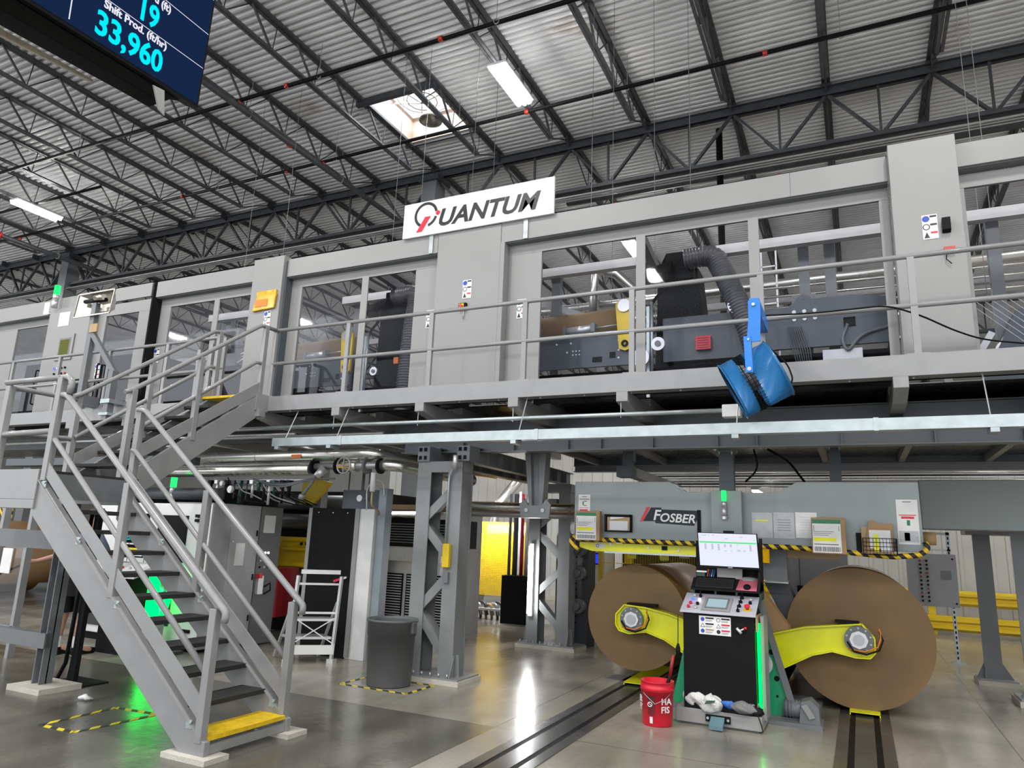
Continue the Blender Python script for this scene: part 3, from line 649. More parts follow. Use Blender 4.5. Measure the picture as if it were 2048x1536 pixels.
# hanging bracket right of the column
t = thing('hanging_bracket', 'tapered grey steel bracket hanging between column and roll stand', 'bracket', (-3.6, 8.2, 2.0))
m = MB(); m.prism([(-3.78, 8.2, 2.72), (-3.70, 8.2, 2.72), (-3.66, 8.2, 2.02), (-3.70, 8.2, 2.02)], (0, .15, 0)).prism([(-3.58, 8.2, 2.72), (-3.48, 8.2, 2.72), (-3.52, 8.2, 2.02), (-3.56, 8.2, 2.02)], (0, .15, 0)).box(-3.72, 8.27, 2.02, -3.52, 8.29, 2.72)
m.build('web', 'column_grey', t)
m = MB(); m.prism([(-3.82, 8.18, 2.03), (-3.80, 8.18, 1.87), (-3.42, 8.18, 1.87), (-3.40, 8.18, 2.03), (-3.46, 8.18, 2.10), (-3.52, 8.18, 2.02), (-3.7, 8.18, 2.02), (-3.76, 8.18, 2.10)], (0, .03, 0)); m.build('foot_plate', 'column_grey', t)
MB().cyl((-3.72, 8.165, 1.96), (-3.72, 8.18, 1.96), .025, 10).cyl((-3.5, 8.165, 1.96), (-3.5, 8.18, 1.96), .025, 10).build('bolts', 'galv', t)
MB().box(-3.82, 8.15, 2.72, -3.44, 8.45, 2.80).build('top_clamp', 'galv', t)
# cross frame right side
t = thing('frame_portal', 'grey steel portal frame at the right edge with bolted feet', 'frame', (1.6, 10.2, 0))
MB().box(.66, 9.55, 1.90, 3.4, 9.95, 2.46).build('box_beam', 'yoke', t, .01)
MB().box(1.37, 11.52, .08, 1.57, 11.54, 1.98).box(1.45, 11.54, .08, 1.47, 11.70, 1.98).build('rear_leg', 'steel_grey', t)
MB().box(1.60, 10.22, .08, 1.86, 10.24, 1.9).box(1.72, 10.24, .08, 1.74, 10.42, 1.9).build('front_leg', 'steel_grey', t)
MB().box(1.28, 11.35, 1.9, 2.0, 11.85, 2.0).build('rear_cross_beam', 'steel_grey', t)
MB().box(1.28, 11.4, 0, 1.75, 11.9, .06).build('foot_pad', 'concrete_pad', t); MB().box(1.5, 10.05, 0, 2.0, 10.6, .06).build('foot_pad', 'concrete_pad', t)
MB().box(1.30, 11.42, .06, 1.72, 11.86, .08).build('foot_plate', 'paint', t); MB().box(1.52, 10.08, .06, 1.95, 10.55, .08).build('foot_plate', 'paint', t)
for a, b in ((1.34, 11.56), (1.60, 10.26)): MB().prism([(a-.06, b, .08), (a+.05, b, .08), (a+.05, b, .3)], (0, .012, 0)).build('gusset', 'steel_grey', t); MB().prism([(a+.35, b, .08), (a+.22, b, .08), (a+.22, b, .3)], (0, .012, 0)).build('gusset', 'steel_grey', t)
# ================================================================ STAIRS
s = thing('access_stair', 'light grey steel stair with black treads and a yellow first step', 'stairs', (-5.5, 4.4, 0))
K = .785
def zs(x, off=0): return .12 + K*(-4.25-x) + off
for y, nm in ((3.95, 'near'), (4.76, 'far')):
    t = .05
    MB().prism([(-4.20, y, .03), (-4.20, y, .13), (-4.25, y, .14), (-6.62, y, zs(-6.62)), (-6.62, y, zs(-6.62)-.34), (-4.44, y, .03)], (0, t, 0)).build('stringer', 'paint', s, .004)
    MB().prism([(-4.24, y-.015, zs(-4.24, .0)+.03), (-6.60, y-.015, zs(-6.60)-.02), (-6.60, y+.06, zs(-6.6)-.02), (-4.24, y+.06, zs(-4.24)+.03)], (0, 0, .012)).build('stringer_flange', 'paint', s)
    MB().prism([(-4.27, y+.0, zs(-4.27, .11)), (-6.55, y+.0, zs(-6.55, .08)), (-6.55, y+.0, zs(-6.55, .21)), (-4.27, y+.0, zs(-4.27, .26))], (0, .012, 0)).build('kick_plate', 'paint', s)
    for x, zt in ((-4.27, 1.02), (-5.42, 1.93)):
        MB().box(x-.03, y-.01, zs(x, -.02), x+.035, y+.05, zt).build('post', 'paint', s, .004)
    MB().tube(fil([(-4.17, y+.02, .93), (-4.16, y+.02, 1.0), (-4.22, y+.02, 1.04), (-6.45, y+.02, 2.73), (-6.56, y+.02, 2.74)], .05), .027, 10).build('handrail', 'paint', s)
    MB().tube([(-4.27, y+.02, .56), (-5.42, y+.02, 1.46), (-6.50, y+.02, 2.31), (-6.56, y+.02, 2.33)], .024, 10).build('mid_rail', 'paint', s)
    MB().box(-4.55 if nm == 'near' else -4.47, y-.06, 0, -4.12, y+.16, .035).build('foot_pad', 'concrete_pad', s)
    MB().cyl((-4.3, y+.1, .035), (-4.3, y+.1, .07), .012, 6).cyl((-4.45, y+.1, .035), (-4.45, y+.1, .07), .012, 6).build('anchor_bolts', 'galv', s)
    for x in (-4.35, -5.3, -5.9, -6.5): MB().cyl((x, y-.02, zs(x, .045)), (x, y+.0, zs(x, .045)), .012, 6).box(x-.05, y-.005, zs(x, .0), x+.01, y+.002, zs(x, .06)).build('kick_plate_clip', 'galv', s)
for i in range(11):
    x1 = -4.22-.2345*i; z = .155+.1725*i
    if i == 0: MB().box(x1-.27, 4.0, z-.03, x1, 4.76, z).build('tread', 'yellow_tread', s, label='yellow bottom tread')
    else: MB().box(x1-.26, 4.0, z-.035, x1, 4.76, z).build('tread', 'rubber_tread', s)
MB().box(-4.24, 4.0, .04, -4.21, 4.76, .10).build('toe_bar', 'paint', s)
# landing
MB().box(-7.80, 3.93, 1.78, -6.60, 3.99, 2.05).box(-7.80, 3.93, 1.70, -6.60, 4.02, 1.78).build('landing_beam', 'paint', s, .004)
MB().box(-7.80, 4.85, 1.78, -6.60, 4.91, 2.03).build('landing_beam', 'paint', s, .004)
MB().box(-6.62, 3.97, 1.80, -6.56, 4.88, 2.02).build('landing_beam', 'steel_grey', s)
MB().box(-7.78, 3.95, 2.02, -6.56, 4.9, 2.045).build('landing_tread_plate', 'rubber_tread', s)
for x, y, zb, zt in ((-6.55, 3.97, 1.95, 2.90), (-7.34, 3.97, 2.04, 2.86), (-6.53, 4.80, 1.75, 2.72), (-7.74, 4.90, 1.8, 2.98), (-6.87, 4.92, 1.9, 3.0)):
    MB().box(x-.035, y-.03, zb, x+.035, y+.03, zt).build('post', 'paint', s, .004)
MB().tube(fil([(-6.42, 3.97, 2.74), (-6.40, 3.97, 2.84), (-6.46, 3.97, 2.90), (-6.58, 3.97, 2.90)], .06), .027, 10).cyl((-6.56, 3.97, 2.90), (-7.42, 3.97, 2.90), .027, 10).build('landing_rail', 'paint', s)
MB().cyl((-6.56, 3.97, 2.40), (-7.8, 3.97, 2.38), .027, 10).build('landing_rail', 'paint', s)
for z in (2.86, 2.42): MB().tube(fil([(-7.38, 3.98, z), (-7.72, 4.84, z+.06), (-7.74, 4.92, z+.06)], .05), .025, 10).build('side_rail', 'paint', s)
for x, y in ((-7.24, 4.72),):
    MB().ibeam((x-.04, y, .05), (x-.04, y, 1.78), .13, .12, upv=(1,0,0)).build('support_leg', 'steel_grey', s)
    MB().box(x-.25, y-.2, 0, x+.25, y+.22, .05).build('foot_pad', 'concrete_pad', s)
MB().box(-8.6, 4.62, 1.32, -7.05, 4.70, 1.50).build('tie_beam', 'steel_grey', s); MB().box(-8.6, 4.64, .38, -7.22, 4.72, .52).build('tie_beam', 'steel_grey', s)
# upper flight, climbing away from the camera
U = (3.29-2.05)/(6.80-4.90)
for x in (-7.72, -6.89):
    b = 2.05
    MB().prism([(x, 4.85, b-.02), (x, 6.62, b+U*1.77+.06), (x, 6.80, 3.30), (x, 6.80, 3.10), (x, 4.98, b-.26)], (.04, 0, 0)).build('stringer', 'paint', s, .004)
    MB().prism([(x+.03, 4.92, b+.12), (x+.03, 6.66, b+.12+U*1.74), (x+.03, 6.66, b+.28+U*1.74), (x+.03, 4.92, b+.28)], (.012, 0, 0)).build('kick_plate', 'paint', s)
    MB().tube(fil([(x+.02, 4.82, 2.95), (x+.02, 4.90, 2.99), (x+.02, 6.58, 4.20), (x+.02, 6.86, 4.20)], .06), .026, 10).build('handrail', 'paint', s)
    MB().tube(fil([(x+.02, 4.90, 2.50), (x+.02, 6.56, 3.70), (x+.02, 6.66, 3.70)], .05), .024, 10).build('mid_rail', 'paint', s)
    for y in (5.72, 6.66): MB().box(x-.01, y-.03, b+U*(y-4.9)-.02, x+.05, y+.03, 2.98+.70*(y-4.9)+(0 if y < 6 else .0)).build('post', 'paint', s, .004)
    MB().box(x-.004, 6.60, 3.08, x+.06, 6.80, 3.30).build('end_plate', 'paint', s)
for i in range(7):
    y = 5.16+.262*i; z = 2.215+.1755*i
    MB().box(-7.68, y-.25, z-.03, -6.89, y+.02, z).build('tread', 'yellow_tread' if i == 6 else 'rubber_tread', s, label='yellow top tread' if i == 6 else None)
MB().box(-7.74, 6.50, 2.98, -7.66, 6.62, 3.12).box(-6.86, 6.62, 3.0, -6.78, 6.72, 3.10).build('bracket', 'paint', s)

# loose bits near the stair --------------------------------------------------
t = thing('reflector_lamp', 'stainless pyramid-shaped reflector lamp raised on a grey post on the walkway', 'lamp', (-10.5, 6.7, 3.3))
cx, cy, cz = -10.32, 6.55, 4.86; a, h, d = .42, .19, .2
b = [V((cx+i*a, cy-d*.1+(0 if j > 0 else -.03), cz+j*h)) for i, j in ((-1,-1),(1,-1),(1,1),(-1,1))]; c_ = [V((cx+i*a*.38, cy+d, cz+.02+j*h*.3)) for i, j in ((-1,-1),(1,-1),(1,1),(-1,1))]
MB().add(b+c_, [(0,1,5,4), (1,2,6,5), (2,3,7,6), (3,0,4,7), (4,5,6,7)]).build('reflector', 'stainless', t)
m = MB()
for i in range(4): m.bar(b[i], b[(i+1) % 4], .02, .02)
m.build('rim', 'stainless', t)
MB().cyl((cx-.28, cy+.0, cz+.07), (cx+.22, cy+.0, cz+.05), .033, 10).build('lamp_body', 'black', t); MB().cyl((cx+.02, cy-.04, cz+.09), (cx+.22, cy-.04, cz+.08), .045, 10).build('lamp_cap', 'stainless', t)
MB().box(cx-.07, cy-.02, 3.45, cx+.03, cy+.05, 4.88).build('post', 'steel_grey', t)
MB().bar((cx-.02, cy, 4.45), (-9.75, cy+.1, 3.75), .07, .07).build('diagonal_brace', 'steel_grey', t)
MB().box(-9.80, cy+.02, 3.05, -9.70, cy+.12, 3.78).build('lower_post', 'steel_grey', t); MB().box(-9.85, cy, 3.30, -9.65, 6.82, 3.36).box(-9.85, cy, 3.12, -9.65, 6.80, 3.16).build('clamp', 'galv', t)
MB().box(cx+.0, cy-.04, 4.40, cx+.17, cy-.01, 4.53).build('switch_tag', 'wood', t)
MB().box(cx-.07, cy, 3.29, cx+.03, 6.83, 3.45).build('post_foot', 'steel_grey', t)
def stack_light(x, y, z, lab, h=.24, r=.03):
    t = thing('stack_light', lab, 'signal light', (x, y, z)); k = h/.24
    MB().cyl((x, y, z), (x, y, z+.09*k), r, 12).build('base', 'alum', t); MB().cyl((x, y, z+.09*k), (x, y, z+.14*k), r*.98, 12).build('grey_segment', 'alum', t)
    MB().cyl((x, y, z+.14*k), (x, y, z+.185*k), r, 12).build('green_lens', 'green_glow', t, label='lit green lens'); MB().cyl((x, y, z+.185*k), (x, y, z+.24*k), r, 12).build('top_lens', 'green_glow', t)
    return t
stack_light(-12.88, 7.42, 5.36, 'green-lit stack light at the top of the left control cabinet', .42, .05)
# leaning black cable post and hazard tape, paper
t = thing('cable_post', 'black curved cable post with square base plate under the stair landing', 'post', (-7.2, 5.05, 0))
MB().box(-7.50, 4.85, 0, -7.02, 5.25, .015).build('base_plate', 'black_matte', t); MB().prism([(-7.33, 5.0, .015), (-7.22, 5.0, .015), (-7.22, 5.0, 1.75), (-7.29, 5.0, 1.75), (-7.30, 5.0, .3)], (0, .05, 0)).build('post', 'black_matte', t)
MB().tube([(-7.50, 4.95, .02), (-7.41, 4.96, .05), (-7.35, 4.98, .2), (-7.33, 4.98, .6), (-7.31, 4.98, 1.7)], .02, 8).build('cable', 'black', t)
def tape(pts, lab):
    r = thing('floor_tape', lab, 'floor marking', (pts[0][0], pts[0][1], 0), 'hazard tape on the floor')
    for i in range(4):
        a, b = V(pts[i]+(0.0015,)), V(pts[(i+1) % 4]+(0.0015,)); MB().bar(a, b, .05, .002).build('tape_strip', 'hazard_floor', r)
tape([(-6.0, 3.94), (-5.60, 3.95), (-5.56, 4.68), (-6.05, 4.63)], 'yellow and black hazard tape rectangle on the floor left of the stair')
tape([(-5.15, 6.62), (-4.30, 6.62), (-4.30, 7.15), (-5.15, 7.15)], 'yellow and black hazard tape square around the grey bin')
MB().tube([(-6.56, 4.62, .02), (-6.52, 4.66, .03), (-6.47, 4.64, .025), (-6.45, 4.69, .015)], [.012, .028, .022, .008], 6).build('crumpled_paper', 'paper', label='small crumpled white paper on the floor left of the stair', cat='litter')
# ================================================================ PERSON (behind the stair)
def person():
    r = thing('person', 'person standing behind the stair in a dark shirt and black shorts, holding a cable', 'person', (-8.9, 6.0, 0))
    me = bpy.data.meshes.new('body'); bx, by = -8.9, 6.02
    J = {}
    def j(n, x, y, z, rd): J[n] = (len(J), V((bx+x, by+y, z)), rd)
    j('pelvis', 0, 0, .95, .15); j('belly', 0, 0, 1.08, .15); j('chest', .02, .02, 1.32, .165); j('neckb', .03, .04, 1.48, .08); j('neck', .04, .05, 1.53, .058)
    j('headl', .05, .07, 1.60, .085); j('headm', .05, .08, 1.67, .098); j('headt', .045, .075, 1.745, .075)
    for sd, k in ((-1, 'a'), (1, 'b')):
        dy = .06*sd
        j('hip'+k, .0+.09*sd, -.0, .90, .11); j('thigh'+k, .10*sd, dy, .70, .085); j('knee'+k, .10*sd, dy+.02, .50, .062); j('calf'+k, .10*sd, dy-.01, .36, .058); j('ankle'+k, .10*sd, dy-.02, .10, .04)
        j('foot'+k, .10*sd+.02, dy+.06, .06, .04); j('toe'+k, .10*sd+.03, dy+.17, .045, .035)
        j('sh'+k, .19*sd, .03, 1.42, .07)
    j('ela', -.30, -.08, 1.18, .045); j('wra', -.44, -.28, 1.10, .03); j('pala', -.48, -.34, 1.09, .034)
    j('elb', .27, .14, 1.18, .045); j('wrb', .22, .36, 1.20, .03); j('palb', .21, .43, 1.20, .034)
    E_ = [('pelvis','belly'),('belly','chest'),('chest','neckb'),('neckb','neck'),('neck','headl'),('headl','headm'),('headm','headt'),('chest','sha'),('chest','shb'),('sha','ela'),('ela','wra'),('wra','pala'),('shb','elb'),('elb','wrb'),('wrb','palb')]
    for k in 'ab': E_ += [('pelvis','hip'+k),('hip'+k,'thigh'+k),('thigh'+k,'knee'+k),('knee'+k,'calf'+k),('calf'+k,'ankle'+k),('ankle'+k,'foot'+k),('foot'+k,'toe'+k)]
    vs = [v[1] for v in J.values()]; rs = [v[2] for v in J.values()]; es = [(J[a][0], J[b][0]) for a, b in E_]
    for h, dx, dy in (('pala', -.5, -.6), ('palb', -.1, .9)):       # five fingers each, curled
        base = J[h][1]; d = V((dx, dy, 0)).normalized(); sd = V((0, 0, 1))
        for f in range(5):
            off = sd*(.024-.016*f) if f < 4 else d.cross(sd)*.03
            L = (.075, .085, .08, .06, .05)[f]; st = base+off*1.0+d*(.02 if f < 4 else -.01)
            i0 = len(vs); vs += [st, st+d*L*.5, st+d*L*.8+d.cross(sd)*L*.35]; rs += [.010, .009, .007]; es += [(J[h][0], i0), (i0, i0+1), (i0+1, i0+2)]
    me.from_pydata(vs, es, []); me.skin_vertices or me.skin_vertices
    o = bpy.data.objects.new('body', me); COL.objects.link(o)
    mod = o.modifiers.new('skin', 'SKIN')
    if not me.skin_vertices: 
        bm = bmesh.new(); bm.from_mesh(me); bm.verts.layers.skin.verify(); bm.to_mesh(me); bm.free()
    for i, rr in enumerate(rs): me.skin_vertices[0].data[i].radius = (rr, rr); me.skin_vertices[0].data[i].use_root = (i == 0)
    sub = o.modifiers.new('sub', 'SUBSURF'); sub.levels = 1; sub.render_levels = 1
    me.materials.append(MT['skin']); o2 = bpy.data.objects.new('body', bpy.data.meshes.new_from_object(o.evaluated_get(bpy.context.evaluated_depsgraph_get())))
    bpy.data.objects.remove(o); COL.objects.link(o2); adopt(o2, r)
    for p in o2.data.polygons: p.use_smooth = True
    o2.data.materials.clear(); o2.data.materials.append(MT['skin'])
    c = V((bx, by, 0))
    def ell(name, m, ctr, sec, n=18):       # lofted clothing
        q = MB()
        for (z, rx, ry, ox, oy) in sec: q.v += [(c.x+ox+rx*math.cos(6.283*k/n), c.y+oy+ry*math.sin(6.283*k/n), z) for k in range(n)]
        q.f = [(i*n+k, i*n+(k+1) % n, (i+1)*n+(k+1) % n, (i+1)*n+k) for i in range(len(sec)-1) for k in range(n)]; q.sm = [True]*len(q.f); return q.build(name, m, r)
    ell('shirt', 'shirt', c, [(.92, .19, .15, 0, 0), (1.08, .18, .155, 0, 0), (1.25, .195, .165, .01, .01), (1.38, .225, .15, .02, .02), (1.45, .17, .11, .02, .03), (1.50, .085, .085, .03, .04)])
    MB().tube([c+V((-.17, .02, 1.42)), c+V((-.26, -.04, 1.28)), c+V((-.30, -.08, 1.19))], [.095, .08, .07], 12).build('sleeve', 'shirt', r); MB().tube([c+V((.17, .02, 1.42)), c+V((.24, .09, 1.28)), c+V((.27, .13, 1.19))], [.095, .08, .07], 12).build('sleeve', 'shirt', r)
    ell('shorts', 'black_matte', c, [(.70, .20, .14, 0, 0), (.86, .19, .155, 0, 0), (.98, .185, .15, 0, 0)])
    for sd in (-1, 1):
        x = .10*sd; y = .06*sd
        ell('shorts_leg', 'black_matte', c, [(.50, .105, .105, x, y), (.62, .112, .112, x, y), (.78, .115, .12, x, y*.6)])
        ell('sock', 'white', c, [(.07, .045, .05, x, y-.01), (.18, .05, .052, x, y-.02), (.22, .055, .055, x, y-.02)])
        MB().lathe((c.x+x, c.y+y-.01, 0), [(.055, 0), (.06, .03), (.052, .09)], 14).box(c.x+x-.045, c.y+y-.07, 0, c.x+x+.05, c.y+y+.22, .07).build('shoe', 'black', r, .02)
    h = c+V((.05, .08, 1.67))
    q = MB(); q.lathe(h-Z*.0, [(.104, .0), (.108, .04), (.095, .085), (.06, .11), (.001, .12)], 16).build('hair', 'hair', r)
    f = V((.35, .9, 0)).normalized(); g = f.cross(Z)
    MB().tube([h+f*.09+Z*.02, h+f*.125-Z*.02, h+f*.10-Z*.03], [.012, .018, .014], 8).build('nose', 'skin', r)
    for s_ in (-1, 1):
        MB().disc(h+f*.092+g*.035*s_+Z*.02, f, .011, .006, 10).build('eye', 'white', r); MB().disc(h+g*.10*s_, g*s_, .03, .015, 10).build('ear', 'skin', r)
    MB().tube([h+f*.088+g*.028-Z*.055, h+f*.098-Z*.055, h+f*.088-g*.028-Z*.055], .006, 6).build('mouth', 'red', r)
    return r
person()
MB().tube([(-9.38, 5.67, 1.09), (-9.6, 5.5, .95), (-9.9, 5.4, .8), (-10.3, 5.3, .62), (-10.6, 5.3, .3)], .014, 8).build('hose_line', 'black', label='thin black hose hanging from the left hand of the standing person', cat='hose')
# ================================================================ LEFT GROUND MACHINES
r = thing('white_machine_cabinet', 'white machine housing with dark windows behind the stair', 'cabinet', (-9, 7.6, 0))
FY = 6.95
MB().box(-10.1, FY, .10, -8.61, 8.3, 1.90).build('housing', 'white', r, .01)
MB().box(-10.1, FY+.05, 0, -8.61, 8.3, .1).build('plinth', 'black_matte', r)
MB().box(-8.75, FY-.012, 1.12, -8.17, FY, 1.74).build('window', 'black', r, label='upper dark window'); MB().box(-8.95, FY-.012, .3, -8.30, FY, 1.0).build('window', 'grille_dark', r, label='lower dark window')
MB().box(-10.0, FY-.012, .2, -9.6, FY, .75).build('window', 'grille_dark', r)
for x in (-9.3, -7.95, -8.95): MB().box(x-.004, FY-.003, .12, x+.004, FY+.001, 1.88).build('door_gap', 'black', r)
for z in (1.72, 1.66, .25): MB().box(-8.02, FY-.04, z, -7.88, FY, z+.04).build('hinge', 'black', r)
MB().tube([(-8.7+.2*math.cos(a*.6283), FY-.02, .82+.06*math.sin(a*.6283)) for a in range(10)], .014, 6, closed=True).build('handle_ring', 'alum', r)
r = thing('grey_switch_cabinet', 'grey sheet-metal cabinet with a door and a posted instruction sheet', 'cabinet', (-7.8, 7.6, 0)); CX = -7.75
MB().box(-8.6, 6.96, .05, CX, 7.82, 1.92).build('housing', 'panel', r, .006)
mat('cab_grey', (.30, .305, .32), .4); mat('cab_dark', (.115, .115, .12), .45)
MB().box(CX, 6.97, .08, CX+.01, 7.80, 1.90).build('side_sheet', 'cab_grey', r); MB().box(-8.605, 6.945, .1, CX-.005, 6.958, 1.90).build('white_front_plate', 'white', r)
MB().box(CX+.01, 7.28, .25, CX+.022, 7.76, 1.62).build('door', 'cab_grey', r, .003)
MB().box(CX+.022, 7.40, 1.1, CX+.026, 7.56, 1.40).build('instruction_sheet', 'paper', r)
for z in (1.5, .9, .35): MB().box(CX+.02, 7.75, z, CX+.035, 7.77, z+.08).build('hinge', 'black', r)
for z in (1.42, .62): MB().disc((CX+.022, 7.34, z), (1,0,0), .012, .006, 10).build('latch', 'alum', r)
MB().box(-8.6, 7.83, .02, CX, 8.26, 1.92).build('dark_side_panel', 'cab_dark', r)
MB().box(CX, 7.90, 1.55, CX+.004, 8.12, 1.80).build('diagram_sheet', 'paper', r)
MB().box(CX, 7.88, 1.25, CX+.02, 8.08, 1.34).build('switch_plate', 'cab_dark', r)
for k in range(3): MB().disc((CX+.02, 7.90+k*.06, 1.27), (1,0,0), .017, .012, 10).build('lit_button', 'lit_white', r)
for k in range(6): MB().disc((CX, 7.9+.08*(k % 3), 1.16-.09*(k//3)), (1,0,0), .014, .015, 8).build('push_button', 'black' if k % 2 else 'alum', r)
t = MB().box(CX, 7.86, .70, CX+.05, 7.96, .95).build('air_regulator', 'alum', r); MB().tube([(CX+.05, 7.98, .8), (CX+.08, 8.06, .85), (CX+.06, 8.1, .75), (CX+.04, 8.0, .7)], .012, 6).build('air_hose', 'black', t); MB().box(CX+.02, 7.84, .92, CX+.08, 7.9, .98).build('valve_cap', 'red', t)
MB().box(CX-.1, 8.27, .35, CX-.02, 8.75, 1.05).build('red_guard', 'dark_red', label='dark red guard plate beside the grey cabinet', cat='guard')
MB().prism([(-8.5, 8.9, 1.02), (-7.0, 8.9, 1.05), (-7.0, 8.9, 1.45), (-8.5, 8.9, 1.5)], (0, .18, 0)).box(-8.5, 8.80, 1.30, -7.0, 8.9, 1.34).box(-8.5, 8.84, 1.44, -7.0, 8.9, 1.50).box(-8.5, 8.78, 1.06, -7.0, 8.9, 1.12).build('yellow_roller_guard', 'yellow', label='yellow curved roller guard between the grey and black cabinets', cat='guard')
m = MB()
for k in range(9): m.cyl((-7.9+.1*k, 8.895, 1.40), (-7.9+.1*k, 8.88, 1.40), .025, 10)
m.build('guard_slots', 'black', label='row of dark slots along the yellow roller guard', cat='slots')
# dark press body behind
r = thing('press_body', 'large black corrugator press frame in shadow behind the cabinets', 'machine', (-8.5, 9.8, 0))
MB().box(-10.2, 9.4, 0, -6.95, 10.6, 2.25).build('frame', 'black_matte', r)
for k, (z, y) in enumerate(((.85, 9.25), (.5, 9.3), (1.75, 9.2), (2.05, 9.25))): MB().cyl((-9.6, y, z), (-6.98, y, z), .13, 20).build('roller', 'steel_pipe' if k < 2 else 'dark_steel', r)
MB().box(-7.5, 8.6, 0, -7.35, 8.75, 2.6).build('upright', 'cab_dark', r)
MB().prism([(-7.45, 8.55, 2.0), (-7.15, 8.55, 2.33), (-7.4, 8.55, 2.38), (-7.68, 8.55, 2.36), (-7.72, 8.55, 2.0)], (0, .06, 0)).build('yellow_bracket', 'yellow', r)
# dense pipework above the cabinets
r = thing('pneumatic_manifold', 'tangle of valves, gauges and hoses above the white and grey cabinets', 'pipework', (-8.2, 7.6, 2.0))
MB().cyl((-10.2, 7.35, 2.06), (-8.05, 7.35, 2.06), .085, 16).build('drum', 'dark_steel', r); MB().box(-10.2, 7.6, 1.93, -7.9, 8.3, 2.15).build('machine_top', 'black_matte', r)
MB().cyl((-8.4, 7.5, 2.26), (-6.6, 7.5, 2.27), .025, 8).cyl((-8.2, 7.5, 2.20), (-7.2, 7.5, 2.21), .02, 8).build('manifold_pipe', 'steel_pipe', r)
rn = random.Random(3)
for k in range(14):
    x = -8.35+.11*k+rn.uniform(-.03, .03); MB().cyl((x, 7.42, 2.26), (x, 7.42, 2.26-rn.uniform(.08, .35)), rn.choice([.012, .018, .024]), 8).box(x-.03, 7.38, 2.21, x+.03, 7.46, 2.26).build('valve', rn.choice(['alum', 'dark_steel', 'steel_pipe', 'dark_green', 'black']), r)
for k in range(10):
    x = -8.3+rn.uniform(0, 1.1); y = 7.3+rn.uniform(0, .4)
    MB().tube(fil([(x, y, 2.3+rn.uniform(-.1, .05)), (x+.15, y-.02, 2.1), (x+.3, y, 1.98+rn.uniform(0, .1)), (x+.55, y+.1, 1.95)], .1), .009, 6).build('air_hose', rn.choice(['panel', 'black', 'black', 'black', 'steel_grey']), r)
for x, z, rr in ((-7.78, 2.12, .05), (-7.95, 2.2, .035)): 
    gq = MB().disc((x, 7.25, z), (0,-1,0), rr, .03, 20).build('gauge_case', 'alum', r); MB().disc((x, 7.215, z), (0,-1,0), rr*.85, .004, 20).build('gauge_dial', 'white', gq)
for k in range(4): MB().tube(fil([(-7.35, 7.2+.01*k, 2.26), (-7.1, 7.2+.01*k, 2.21-.012*k), (-6.9, 7.2+.01*k, 2.2-.015*k), (-6.7, 7.2, 2.20-.01*k), (-6.4, 7.22, 2.26), (-6.0, 7.25, 2.27)], .12), .011, 6).build('cable_bundle', 'steel_grey' if k % 2 else 'dark_steel', r)
# lagged steam pipes ----------------------------------------------------------
r = thing('steam_pipe', 'upper shiny lagged steam pipe turning toward the rear above the bin', 'pipe', (-7, 7.45, 2.65), 'lagged steam pipes')
MB().tube(fil([(-11.5, 7.5, 2.575), (-5.95, 7.5, 2.61), (-5.62, 7.5, 2.61), (-5.05, 8.9, 2.56), (-4.9, 9.6, 2.56)], .2, 5), .082, 20).build('lagging', 'lagging', r)
for x in (-9.0, -7.6, -6.2): MB().cyl((x-.004, 7.5, 2.591+.0063*(x+9)), (x+.004, 7.5, 2.591+.0063*(x+9)), .084, 20).build('seam_band', 'stainless', r)
MB().box(-6.92, 7.412, 2.56, -6.75, 7.422, 2.61).build('pipe_label', 'orange', r)
r = thing('steam_pipe', 'lower shiny lagged steam pipe with flanges and a strainer valve', 'pipe', (-7, 7.5, 2.45), 'lagged steam pipes')
MB().cyl((-11.5, 7.5, 2.385), (-6.62, 7.5, 2.42), .085, 20).build('lagging', 'lagging', r)
MB().cyl((-6.6, 7.5, 2.45), (-5.4, 7.5, 2.46), .045, 16).build('valve_body', 'steel_pipe', r)
for x in (-6.58, -6.18, -5.72, -5.50): MB().disc((x, 7.5, 2.45), (1,0,0), .10, .03, 24).build('flange', 'black' if x in (-6.58, -6.18, -5.50) else 'steel_grey', r)
MB().cyl((-6.15, 7.5, 2.45), (-5.85, 7.5, 2.455), .078, 20).build('lagging', 'lagging', r); MB().box(-6.1, 7.415, 2.42, -5.92, 7.425, 2.47).build('pipe_label', 'amber', r)
MB().tube([(-6.36, 7.45, 2.42), (-6.42, 7.38, 2.30)], [.06, .05], 14).build('strainer', 'alum', r); MB().cyl((-6.43, 7.36, 2.28), (-6.55, 7.30, 2.05), .02, 10).cyl((-6.55, 7.30, 2.06), (-6.57, 7.29, 2.0), .04, 10).build('drain_leg', 'steel_grey', r)
MB().tube([(-5.92+.105*math.cos(a*.524), 7.30, 2.44+.105*math.sin(a*.524)) for a in range(12)], .011, 6, closed=True).bar((-6.02, 7.3, 2.44), (-5.82, 7.3, 2.44), .012, .012).bar((-5.92, 7.3, 2.34), (-5.92, 7.3, 2.54), .012, .012).cyl((-5.92, 7.3, 2.44), (-5.92, 7.5, 2.45), .012, 8).build('handwheel', 'steel_pipe', r)
MB().tube(fil([(-5.48, 7.5, 2.46), (-5.25, 7.55, 2.46), (-4.95, 8.2, 2.40), (-4.85, 8.8, 2.38)], .15), .075, 18).build('lagging', 'lagging', r)
MB().cyl((-5.55, 7.45, 2.36), (-5.55, 7.45, 2.12), .035, 12).build('white_sleeve', 'white', r)
MB().tube(fil([(-5.55, 7.45, 2.12), (-5.55, 7.45, 1.95), (-5.60, 7.7, 1.88), (-5.75, 7.9, 1.85)], .06), .012, 8).build('copper_drop', 'wood', r)
